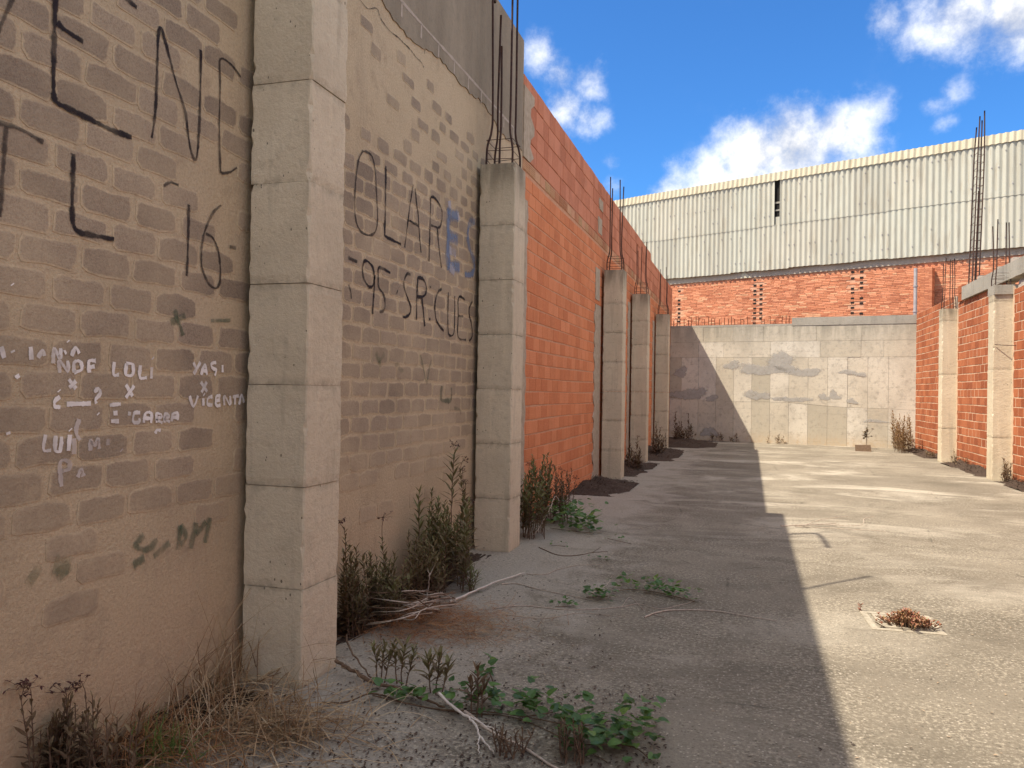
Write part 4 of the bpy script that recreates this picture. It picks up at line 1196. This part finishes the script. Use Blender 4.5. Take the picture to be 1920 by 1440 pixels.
plant('dark weed clump half hidden behind the lettered-bay column', many(668, 1185, 22, 14, 13, (60, 150), 8)+[(650, 1190, 646, 990, .05), (652, 1195, 649, 1070)], 8, leaf=.065, dens=1.1, bare=.05, var=(0, .5))
plant('small spiky grey-green plant beside a stone near the tall-barred column', many(884, 1110, 5, 3, 6, (35, 60), 9, 24), 9, leaf=.085, bare=.0, dens=.8, wid=.11, var=(.5, 1))
# weeds at the bottom left
plant('dark tangled weed with dried flower stalks at the foot of the black-lettered wall', many(130, 1478, 120, 22, 24, (90, 165), 10, 24)+[(70, 1500, 40, 1310, .06), (170, 1450, 160, 1310, .07), (130, 1470, 122, 1320, .06), (60, 1510, 15, 1310, .06)], 10, 'brown_weed_leaf', leaf=.05, dens=.9, bare=.05)
plant('dark narrow weed wedged between the black-lettered wall and the column', [(436, 1258, 432, 1150), (440, 1262, 442, 1190), (428, 1265, 424, 1195)], 11, 'brown_weed_leaf', leaf=.055, bare=.05, var=(0, .6), dens=1.5)
# foreground rosettes on a creeping stem
for i, (lab, st) in enumerate((('brown rosette shoots rising near the base of the lettered-bay column', [(706, 1275, 700, 1210), (714, 1278, 722, 1205), (720, 1280, 738, 1215)]),
                               ('middle pair of brown rosette shoots on the creeping stem', [(744, 1282, 740, 1205), (752, 1285, 760, 1202), (760, 1288, 778, 1215)]),
                               ('brown rosette shoots with open upturned leaves at the end of the creeping stem', [(808, 1300, 800, 1232), (818, 1302, 826, 1222), (828, 1300, 842, 1240)]),
                               ('reddish brown upright shoot standing among the green vine leaves', [(893, 1345, 895, 1245), (884, 1342, 880, 1275), (903, 1345, 908, 1280)]))):
    plant(lab, st, 20+i, 'brown_weed_leaf' if i == 3 else 'weed_leaf', leaf=.072, dens=1.5, bare=.28, wid=.24, var=(.0, .7), lift=(.45, 1.15))
plant('small dark dried plant lying by the white forked branch', many(955, 1415, 28, 10, 9, (25, 50), 30, 20), 30, 'brown_weed_leaf', leaf=.03, dens=1.2, bare=.2, var=(0, .6))
plant('small dark dried plant below the biggest cluster of vine leaves', many(1075, 1428, 22, 8, 8, (40, 80), 31, 14), 31, 'brown_weed_leaf', leaf=.03, dens=1., bare=.25, var=(0, .5))
# bush right of the second column
plant('leafy weed bush with dark flower heads at the foot of the red wall', many(1000, 1005, 22, 8, 14, (70, 150), 40, 22)+[(1000, 1005, 1028, 850), (992, 1000, 992, 880, .06), (1015, 1000, 1040, 880, .05)], 40, leaf=.075, dens=.8, bare=.15, wid=.3, var=(.0, 1.))
plant('brown dried weed clump against the red wall behind the leafy bush', many(1045, 975, 28, 8, 16, (50, 105), 41, 16)+[(1050, 970, 1052, 890, .08), (1070, 960, 1078, 905, .07)], 41, 'brown_weed_leaf', leaf=.06, dens=.9, bare=.1)
# weeds between the far columns
plant('dark weeds in the gap after the cement-strip column', many(1188, 880, 12, 4, 12, (18, 50), 42, 5)+[(1192, 880, 1196, 822, .06)], 42, 'brown_weed_leaf', leaf=.10, dens=.6, bare=.05)
plant('dark weeds in the gap before the last shaded column', many(1236, 853, 10, 3, 12, (15, 40), 43, 5)+[(1228, 855, 1230, 795, .06), (1236, 853, 1238, 805, .05)], 43, 'brown_weed_leaf', leaf=.10, dens=.6, bare=.05)
plant('dark weeds in the shaded corner of the grey end wall', many(1285, 826, 20, 3, 16, (14, 34), 44, 6)+[(1265, 828, 1266, 775, .06), (1290, 826, 1291, 778, .05), (1270, 828, 1274, 790)], 44, 'brown_weed_leaf', leaf=.11, dens=.6, bare=.05)
plant('short dark weeds at the shaded foot of the grey end wall', many(1360, 827, 26, 2, 14, (6, 22), 45, 5), 45, 'brown_weed_leaf', leaf=.09, dens=.7, bare=.05)
plant('low reddish dry weeds at the sunlit foot of the grey end wall', many(1470, 831, 36, 2, 18, (5, 17), 46, 5), 46, 'brown_weed_leaf', leaf=.09, dens=.6, bare=.05, var=(.3, 1))
plant('tall straw-brown bush in the sunlit corner of the end wall and brick wall', many(1692, 845, 17, 5, 26, (25, 72), 47, 6), 47, 'dry_grass', leaf=.10, dens=.55, bare=.05, var=(0, .45))
plant('low brown weeds at the foot of the sunlit bay beside the end wall', many(1745, 858, 9, 2, 10, (5, 14), 48, 4), 48, 'brown_weed_leaf', leaf=.07, dens=.7, bare=.0)
plant('brown weeds at the foot of the brick bay under the concrete beam', many(1808, 872, 22, 4, 18, (6, 20), 49, 4)+[(1790, 868, 1788, 842)], 49, 'brown_weed_leaf', leaf=.07, dens=.7, bare=.0, var=(.1, 1))
plant('dark weed beside the column carrying the beam', many(1886, 903, 8, 3, 12, (12, 42), 50, 5)+[(1884, 902, 1881, 858)], 50, 'brown_weed_leaf', leaf=.07, dens=.7, bare=.05)

# sapling growing from a loose block
p, t = base_top(1624, 842, 1625, 812)
o = thing('sapling', 'tiny bushy sapling growing beside a loose brown block before the end wall', 'plant', p)
S, L = MB(), MB(); rr = random.Random(60)
tube(S, [p, p*.5+t*.5, t], .008, 5)
for k in range(26):
    q = Vector(t)+Vector((rr.gauss(0, .07), rr.gauss(0, .07), rr.gauss(.0, .09)))
    tube(S, [Vector(t)-Vector((0, 0, .1)), q], .003, 3)
    for j in range(5):
        a = rr.uniform(0, 6.28); blade(L, q, (math.cos(a), math.sin(a), rr.uniform(-.4, .6)), (-math.sin(a), math.cos(a), 0), .07, .04, rr.random())
S.build('stem', 'brown_twig', o); props(L.build('foliage', 'brown_weed_leaf', o), kind='stuff')
p = onZ(1618, 846)
r = random.Random(3); mb = MB()
mb.add([(p[0]+sx*.2*r.uniform(.85, 1.1), p[1]+sy*.1*r.uniform(.8, 1.1), z*r.uniform(.8, 1.1)) for z in (-.01, .17) for sx, sy in ((-1, -1), (1, -1), (1, 1), (-1, 1))], BOXF)
props(mb.build('loose_block', 'block'), 'loose brown earth-stained block on the sunlit floor before the end wall', 'block')

# leaf-litter and earth banked up at the feet of walls
def mound(label, x0, x1, y0, y1, h, seed, nx=26, ny=26):
    rr = random.Random(seed); ph = [rr.uniform(0, 6.28) for _ in range(6)]
    vs, fs = [], []
    for j in range(ny+1):
        for i in range(nx+1):
            u, v = i/nx, j/ny
            ed = u+.16*math.sin(v*7+ph[0])+.10*math.sin(v*17+ph[1])+.06*math.sin(v*31+ph[2])
            f = max(0, 1-max(0, ed))**.8*min(1, v*7)*min(1, (1-v)*7)
            z = h*f*(.75+.25*math.sin(u*9+v*13+ph[3]))+rr.uniform(-.006, .012)*(f > .02)-.004+(.0 if f > .0 else -.02)
            vs.append((x0+(x1-x0)*u, y0+(y1-y0)*v, z))
    for j in range(ny):
        for i in range(nx): a = j*(nx+1)+i; fs.append((a, a+1, a+nx+2, a+nx+1))
    mb = MB(); mb.add(vs, fs)
    for k in range(260):
        u, v = rr.random()**1.5*.9, rr.uniform(.1, .9)
        a = rr.uniform(0, 6.28)
        blade(mb, (x0+(x1-x0)*u, y0+(y1-y0)*v, h*max(.0, 1-u)*.7+.005), (math.cos(a), math.sin(a), rr.uniform(0, .8)), (-math.sin(a), math.cos(a), 0), rr.uniform(.03, .09), .012, rr.random())
    return props(mb.build('leaf_litter', 'litter'), label, 'leaf litter', None, 'stuff')
mound('dark leaf litter at the foot of the red wall before the cement-strip column', XW, -1.72, 11.2, 13.55, .10, 1)
mound('dark leaf litter after the cement-strip column', XW, -1.8, 14.0, 17.0, .14, 2)
mound('dark leaf litter before the last shaded column', XW, -1.55, 17.45, 21.5, .14, 3)
mound('dark leaf litter in the shaded corner by the end wall', XW, -.9, 21.95, 25.9, .16, 4)
mound('brown litter at the foot of the sunlit bay by the end wall', XR, XR-.45, 21.3, 24.9, .10, 5)
mound('brown litter under the concrete beam bay', XR, XR-.4, 16.9, 20.2, .12, 6)
mound('brown litter at the foot of the bay topped with concrete lumps', XR, XR-.35, 14.2, 16.2, .10, 7)
mound('dark crumbled earth at the foot of the tan wall', XW, -2.18, 3.9, 6.95, .04, 8)
mound('dark crumbled earth at the foot of the black-lettered wall', XW, -2.2, 1.2, 3.45, .05, 9)

# dry grass
def grass(label, cx, cy, rx, ry, n, L, seed, mt, lie=.5, w=.0035, cat='dry grass', flat=0.0, name='dry_grass'):
    rr = random.Random(seed); mb = MB(); c = onZ(cx, cy)
    for k in range(n):
        x, y = c[0]+rr.gauss(0, rx), c[1]+rr.gauss(0, ry)
        if x < XW+.02: x = XW+.02+abs(rr.gauss(0, .05))
        a = rr.uniform(0, 6.28); el = rr.uniform(.1, 1.4)*(1-flat) if rr.random() > lie else rr.uniform(.02, .25)
        l = L*rr.uniform(.45, 1.3); cu = rr.uniform(.2, 1.3)
        d = Vector((math.cos(a)*math.cos(el), math.sin(a)*math.cos(el), math.sin(el)))
        s = Vector((-math.sin(a), math.cos(a), 0))
        pts = []; p = Vector((x, y, rr.uniform(.0, .05))); wob = rr.uniform(-.5, .5)
        for i in range(6):
            pts.append(p.copy()); p = p+d*l/5
            d = (d+Vector((0, 0, -cu*.22))+s*wob*.25).normalized()
            if p.z < .004: p.z = .004+rr.random()*.008; d.z = max(d.z, 0)
            if p.x < XW+.008: p.x = XW+.008; d.x = abs(d.x)
        vs, fs = [], []
        for i, q in enumerate(pts):
            ww = w*rr.uniform(.7, 1.3)*(1-.15*i)
            vs += [q-s*ww*.5, q+s*ww*.5+Vector((0, 0, ww*.4))]
        fs = [(2*i, 2*i+1, 2*i+3, 2*i+2) for i in range(5)]
        mb.add(vs, fs, rr.random())
    return props(mb.build(name, mt), label, cat, None, 'stuff')
grass('tangled heap of pale dry grass heaped against the foot of the lettered-bay column', 400, 1370, .25, .22, 800, .30, 1, 'dry_grass', .65, .0046)
grass('tall loose straws standing against the black-lettered wall', 400, 1300, .18, .12, 120, .48, 2, 'dry_grass', .1, .0055)
grass('dry grass spilling across the floor before the lettered-bay column', 520, 1370, .20, .12, 420, .30, 3, 'dry_grass', .8, .0040)
grass('brown dead grass at the foot of the black-lettered wall', 250, 1420, .2, .12, 600, .22, 4, 'red_grass', .5, .0032)
grass('fresh green grass tuft in the dry heap by the black-lettered wall', 300, 1425, .06, .05, 130, .16, 5, 'fresh_grass', .2, .005, 'grass', name='green_grass')
grass('rust-coloured mat of fine dead grass on the floor beside the weeds', 830, 1175, .20, .24, 1500, .13, 6, 'red_grass', .75, .0026, 'dead grass', .5)
grass('thin pale edge of the rust-coloured grass mat', 900, 1180, .20, .22, 500, .12, 7, 'dry_grass', .9, .0022, 'dead grass', .6)
grass('brown dead grass mixed with the twig pile by the tan wall', 740, 1165, .18, .22, 700, .2, 8, 'red_grass', .6, .003, 'dead grass', .2)

# twigs and fallen branches
def lift_pts(pts, z=.012, seed=0, amp=.006):
    rr = random.Random(seed)
    out = []
    for q in pts:
        zz = q[2] if len(q) > 2 else z
        p = onZ(q[0], q[1], zz); out.append((p[0]+rr.uniform(-amp, amp), p[1]+rr.uniform(-amp, amp), zz))
    return out
def branch(label, lines, r0, mt, seed=0, name='fallen_branch', cat='branch'):
    first = onZ(*lines[0][0][:2])
    o = thing(name, label, cat, (first[0], first[1], 0))
    for i, ln in enumerate(lines):
        P = smooth_line(lift_pts(ln, r0*1.1, seed+i), 5)
        n = len(P); mb = MB(); rr = random.Random(seed*7+i)
        P = [q+Vector((rr.uniform(-1, 1), rr.uniform(-1, 1), rr.uniform(-.3, .3)))*r0*.7 for q in P]
        r1 = r0*(1 if i == 0 else .6)
        tube(mb, P, [r1*(1-.55*k/(n-1))*rr.uniform(.85, 1.15) for k in range(n)], 6)
        mb.build('stem' if i == 0 else 'side_twig', mt, o, True)
    return o
branch('white forked dead branch lying over the vine leaves', [[(825, 1300, .10), (855, 1330, .07), (880, 1345, .05), (892, 1365, .03), (908, 1388, .015), (925, 1412, .01)], [(880, 1345, .05), (915, 1360, .03), (955, 1380, .012)], [(900, 1378, .02), (897, 1395, .01), (899, 1412, .008)]], .0075, 'white_twig', 1)
branch('long pale branch lying diagonally away from the vine leaves', [[(870, 1335, .04), (920, 1368, .02), (975, 1400, .012), (1040, 1438, .01), (1080, 1460, .01)]], .008, 'pale_twig', 2)
branch('thick brown creeping stem at the base of the lettered-bay column', [[(632, 1240, .06), (660, 1256, .05), (700, 1278, .03), (745, 1292, .02), (790, 1308, .02), (830, 1325, .015)], [(650, 1190, .08), (655, 1215, .07), (680, 1250, .04), (700, 1276, .03)]], .011, 'brown_twig', 3, 'creeping_stem', 'stem')
branch('straight pale stick pointing out from the weeds', [[(846, 1128, .02), (890, 1108, .03), (935, 1090, .03), (981, 1074, .02)]], .010, 'white_twig', 4)
branch('thin pale twig continuing from the straight stick', [[(985, 1076), (1020, 1077), (1045, 1068), (1085, 1060), (1130, 1058)]], .004, 'pale_twig', 5)
branch('thin brown twig slanting across the floor under the straight stick', [[(940, 1095), (970, 1094), (1010, 1105), (1060, 1115), (1110, 1125)]], .005, 'pale_twig', 6)
branch('long thin stems trailing on the floor from the rust-coloured grass', [[(930, 1140), (980, 1135), (1050, 1142), (1120, 1142), (1165, 1138), (1200, 1132), (1240, 1142), (1300, 1128)], [(940, 1145), (975, 1128), (1000, 1130)], [(950, 1152), (1020, 1160), (1090, 1150), (1180, 1158)], [(1165, 1138), (1180, 1120), (1195, 1132), (1208, 1145)]], .004, 'pale_twig', 7, 'trailing_stem', 'stem')
branch('pale stick lying in shade just before the sunlit floor', [[(1208, 1158), (1240, 1147), (1280, 1143), (1340, 1145), (1400, 1155), (1458, 1164)], [(1230, 1152), (1250, 1158)]], .006, 'pale_twig', 8)
branch('dark-ended dry branch lying across the shadow edge', [[(1464, 986, .03), (1500, 985, .03), (1560, 982, .02), (1572, 983)], [(1490, 987), (1560, 990), (1660, 996)], [(1510, 985, .03), (1540, 974, .05), (1590, 968, .06)], [(1540, 983, .02), (1610, 985, .03), (1622, 972, .07), (1640, 968, .08)]], .008, 'pale_twig', 9)
branch('thin bent twig on the red-wall side of the tall-barred column', [[(1010, 1026), (1045, 1040), (1075, 1042), (1110, 1036), (1140, 1034)], [(1110, 1036), (1125, 1026)]], .0045, 'brown_twig', 10)
branch('short pale twigs standing out of the vine stems', [[(1110, 1112), (1135, 1098), (1148, 1078, .06)], [(1120, 1110), (1124, 1085, .05)]], .004, 'pale_twig', 11)
branch('brown trailing stem along the floor beside the vine', [[(600, 1318), (650, 1315), (700, 1300), (760, 1318), (850, 1335), (960, 1345), (1060, 1385), (1140, 1430)]], .004, 'brown_twig', 12, 'trailing_stem', 'stem')
rr = random.Random(70)
o = thing('twig_pile', 'pile of pale dry curved twigs among the weeds by the tan wall', 'twigs', onZ(740, 1160))
for k in range(26):
    x0, y0 = 835+rr.uniform(-45, 25), 1132+rr.uniform(-22, 22)
    x1, y1 = x0-rr.uniform(60, 175), 1140+rr.uniform(-42, 34)
    zt = rr.uniform(.03, .26)
    ln = [(x0, y0, rr.uniform(.01, .05)), ((x0*2+x1)/3, (y0*2+y1)/3+rr.uniform(-9, 9), zt*.75), ((x0+x1*2)/3, (y0+y1*2)/3+rr.uniform(-9, 9), zt), (x1, y1, zt*.45), (x1-rr.uniform(2, 14), y1+rr.uniform(2, 14), rr.uniform(.0, .04))]
    P = smooth_line(lift_pts(ln, .01, k, .01), 4)
    P = [Vector((max(q.x, XW+.02), q.y, max(q.z, .004))) for q in P]
    mb = MB(); tube(mb, P, [.0042*(1-.5*i/len(P)) for i in range(len(P))], 5); mb.build('twig', 'pale_twig' if k % 3 else 'brown_twig', o, True)
branch('pale upright bare twig among the weeds', [[(800, 1130, .02), (802, 1100, .12), (806, 1080, .2), (803, 1062, .26)], [(806, 1080, .2), (814, 1060, .27)], [(802, 1105, .1), (775, 1112, .08), (770, 1118, .03)]], .006, 'pale_twig', 13, 'bare_twig')
branch('bent pale twig rising from the leafy bush', [[(982, 1000, .03), (1000, 1002, .04), (1020, 975, .15), (1032, 950, .25), (1042, 930, .32), (1048, 940, .28)], [(985, 905, .52), (1002, 915, .48), (1018, 900, .55), (1020, 885, .6)]], .006, 'pale_twig', 14, 'bare_twig')

# vines with separate leaves
leaf_meshes = []
for k in range(8):
    r = random.Random(900+k)
    mb = MB()
    out = [(0, 0), (.28, -.10), (.46, .12), (.42, .42), (.22, .78), (0, 1.05), (-.22, .78), (-.42, .42), (-.46, .12), (-.28, -.10)]
    out = [(x*r.uniform(.9, 1.1), y*r.uniform(.94, 1.06)) for x, y in out]
    vs = [(x, y, .16*abs(x)-.14*y*y+r.uniform(-.02, .02)) for x, y in out]+[(0, .3, -.02), (0, .65, -.07)]
    fs = [(0, 1, 10), (1, 2, 10), (2, 3, 10), (3, 11, 10), (3, 4, 11), (4, 5, 11), (5, 6, 11), (6, 7, 11), (7, 10, 11), (7, 8, 10), (8, 9, 10), (9, 0, 10)]
    mb.add(vs, fs, [.1, .35, .55, .75, .9, .2, .5, .3][k])
    leaf_meshes.append(mb.mesh('leaf', 'vine_leaf'))
def vine(label, paths, seed, size=.045, n=30, hgt=(.02, .10), bright=0.0, cluster=()):
    rr = random.Random(seed)
    f0 = onZ(*paths[0][0][:2]); o = thing('ground_vine', label, 'vine', (f0[0], f0[1], 0))
    allp = []
    for i, ln in enumerate(paths):
        P = smooth_line(lift_pts(ln, .015, seed+i, .01), 6)
        mb = MB(); tube(mb, P, .0028, 5); mb.build('stem', 'brown_twig', o, True); allp += P
    def put(q, sz):
        a = rr.uniform(0, 6.28); tilt = rr.uniform(-.1, .75)
        z = rr.uniform(*hgt)
        R = Matrix.Rotation(a, 4, 'Z') @ Matrix.Rotation(tilt, 4, 'X') @ Matrix.Rotation(rr.uniform(-.4, .4), 4, 'Y')
        k = min(7, int(rr.random()*6+bright*2.5*rr.random()))
        k = rr.choice((0, 1, 1, 2, 2, 5, 7, 6, 3)) if rr.random() > bright else rr.choice((2, 3, 4, 6))
        ob = bpy.data.objects.new('leaf', leaf_meshes[k]); COL.objects.link(ob); ob.parent = o
        s = sz*rr.uniform(.65, 1.25)
        loc = Vector((max(q[0], XW+.05), q[1], z))-Vector(o.location)
        ob.matrix_local = Matrix.Translation(loc) @ R @ Matrix.Diagonal((s, s, s, 1))
    for k in range(n):
        q = rr.choice(allp); put((q.x+rr.gauss(0, size*.7), q.y+rr.gauss(0, size*.7)), size)
    for (cx, cy, rx, ry, m_) in cluster:
        c = onZ(cx, cy)
        for k in range(m_): put((c[0]+rr.gauss(0, rx), c[1]+rr.gauss(0, ry)), size)
    return o
vine('green heart-leaved vine creeping over the floor in front of the lettered-bay column', [[(700, 1305), (760, 1318), (830, 1330), (910, 1335), (1000, 1345), (1080, 1360), (1150, 1350), (1200, 1370)], [(900, 1320), (930, 1290, .08), (915, 1262, .16)], [(980, 1345), (1040, 1335, .05), (1060, 1320, .08)], [(1080, 1360), (1140, 1390), (1200, 1400)]], 1, .045, 64, (.02, .12), .2, ((960, 1330, .11, .07, 34), (1030, 1350, .10, .06, 22), (870, 1330, .09, .06, 30), (925, 1275, .03, .03, 8), (770, 1318, .08, .03, 12)))
vine('dense heap of green vine leaves ending the creeping vine', [[(1060, 1400), (1120, 1395), (1180, 1400), (1215, 1420)]], 2, .046, 20, (.02, .14), .4, ((1130, 1395, .12, .06, 62), (1190, 1385, .06, .07, 36), (1110, 1425, .09, .03, 24)))
vine('small green vine tuft on the shaded floor near the yellowish sprig', [[(1100, 1120), (1140, 1118)]], 3, .036, 4, (.02, .08), .1, ((1122, 1122, .07, .06, 44),))
vine('yellowish green vine sprig on the shaded floor', [[(1150, 1108), (1190, 1105), (1240, 1112), (1300, 1128)]], 4, .040, 14, (.02, .10), .8, ((1170, 1100, .06, .05, 18), (1225, 1110, .08, .06, 34), (1260, 1118, .07, .05, 30), (1290, 1126, .04, .03, 10)))
vine('tiny green sprout among the trailing stems', [[(1040, 1138), (1075, 1136)]], 5, .030, 4, (.015, .05), .2, ((1060, 1137, .05, .03, 12),))
vine('bright green leafy heap beside the bush at the foot of the red wall', [[(1030, 990), (1070, 995), (1115, 1000)]], 6, .062, 8, (.02, .26), .5, ((1062, 985, .17, .25, 140), (1095, 995, .11, .15, 60), (1035, 972, .14, .25, 90)))
vine('few small leaves on the floor on the red-wall side of the tall-barred column', [[(1035, 1022), (1060, 1024)]], 7, .03, 3, (.01, .03), .1, ((1050, 1022, .07, .03, 6), (1120, 1050, .08, .05, 7)))
vine('yellow sprouts on the floor past the leafy heap', [[(1140, 1010), (1185, 1020)]], 8, .03, 3, (.01, .05), .9, ((1160, 1012, .09, .04, 9),))

# stone by the second column
p = onZ(865, 1092); r = random.Random(8); mb = MB(); vs = []; fs = []
for i in range(5):
    for j in range(8):
        a = 2*math.pi*j/8; t = math.pi*(i+.4)/4.8*.6
        vs.append((p[0]+.075*math.sin(t+.3)*math.cos(a)*r.uniform(.85, 1.1), p[1]+.06*math.sin(t+.3)*math.sin(a)*r.uniform(.85, 1.1), .075*math.cos(t)*r.uniform(.9, 1.1)-.02))
vs.append((p[0], p[1], .06))
for i in range(4):
    for j in range(8): fs.append((i*8+j, i*8+(j+1) % 8, (i+1)*8+(j+1) % 8, (i+1)*8+j))
fs += [(j, (j+1) % 8, 40) for j in range(8)]
mb.add(vs, [tuple(reversed(f)) for f in fs]); props(mb.build('stone', 'stone'), 'grey stone beside the spiky plant near the tall-barred column', 'stone')

# drain with stonecrop growing in it
dc = onZ(1690, 1168)
o = thing('floor_drain', 'square concrete-framed floor drain set in the sunlit floor', 'drain', (dc[0], dc[1], 0))
ang = .05
def dp(x, y, z): return (dc[0]+x*math.cos(ang)-y*math.sin(ang), dc[1]+x*math.sin(ang)+y*math.cos(ang), z)
def dbox(mb, a, c):
    (x0, y0, z0), (x1, y1, z1_) = a, c
    mb.add([dp(*q) for q in ((x0, y0, z0), (x1, y0, z0), (x1, y1, z0), (x0, y1, z0), (x0, y0, z1_), (x1, y0, z1_), (x1, y1, z1_), (x0, y1, z1_))], BOXF)
for a, c in (((-.22, -.22, -.01), (.22, -.18,   .005)), ((-.22, .18, -.01), (.22, .22, .005)), ((-.22, -.179, -.01), (-.18, .179, .0045)), ((.18, -.179, -.01), (.22, .179, .0045))):
    mb = MB(); dbox(mb, a, c); mb.build('frame_bar', 'drain_iron', o)
mb = MB(); dbox(mb, (-.155, -.155, -.01), (.155, .155, .009)); mb.build('lid', 'drain_iron', o)
sp = onZ(1702, 1176)
o = thing('stonecrop', 'reddish fleshy stonecrop clump growing in the floor drain', 'plant', (sp[0], sp[1], 0))
rr = random.Random(81); L = MB(); S = MB()
for k in range(150):
    x, y = sp[0]+rr.gauss(0, .045), sp[1]+rr.gauss(0, .032)
    h = max(.04, .10-.6*math.hypot(x-sp[0], y-sp[1]))*rr.uniform(.7, 1.15)
    lean = Vector(((x-sp[0])*.5, (y-sp[1])*.5, h))
    tube(S, [(x, y, 0), Vector((x, y, 0))+lean], .003, 4)
    for j in range(9):
        a = rr.uniform(0, 6.28); q = Vector((x, y, .01))+lean*rr.uniform(.3, 1)
        blade(L, q, (math.cos(a)*.8, math.sin(a)*.8, .7), (-math.sin(a), math.cos(a), 0), .022, .010, min(1, max(0, rr.gauss(.45, .25))), 0, .6)
S.build('stem', 'brown_twig', o); props(L.build('foliage', 'succulent', o), kind='stuff')
sp2 = onZ(1613, 1146)
o = thing('stonecrop', 'tiny red seedling at the corner of the floor drain', 'plant', (sp2[0], sp2[1], 0)); L = MB()
for j in range(14):
    a = rr.uniform(0, 6.28); blade(L, (sp2[0], sp2[1], rr.uniform(.0, .05)), (math.cos(a), math.sin(a), .8), (-math.sin(a), math.cos(a), 0), .03, .012, .2)
props(L.build('foliage', 'succulent', o), kind='stuff')

# scattered dead leaves and chips on the floor
mb = MB(); rr = random.Random(90)
for k in range(2600):
    z_ = rr.random()
    if z_ < .6: x, y = rr.uniform(440, 1250), rr.uniform(1285, 1450)
    elif z_ < .8: x, y = rr.uniform(620, 1150), rr.uniform(1080, 1300)
    else: x, y = rr.uniform(1000, 1900), rr.uniform(1000, 1440)
    p = onZ(x, y)
    if p[0] < XW+.02: continue
    if z_ >= .8 and rr.random() < .75: continue
    a = rr.uniform(0, 6.28); l = rr.uniform(.006, .022)
    v = rr.random()*.7 if z_ < .8 else rr.choice((.2, 1.0, 1.0))
    blade(mb, (p[0], p[1], .004), (math.cos(a), math.sin(a), rr.uniform(0, .4)), (-math.sin(a), math.cos(a), 0), l, l*.55, v, .0, .4)
props(mb.build('dead_leaf_chips', 'dead_flecks'), 'scattered dark dead leaf chips on the shaded floor', 'leaf litter', None, 'stuff')
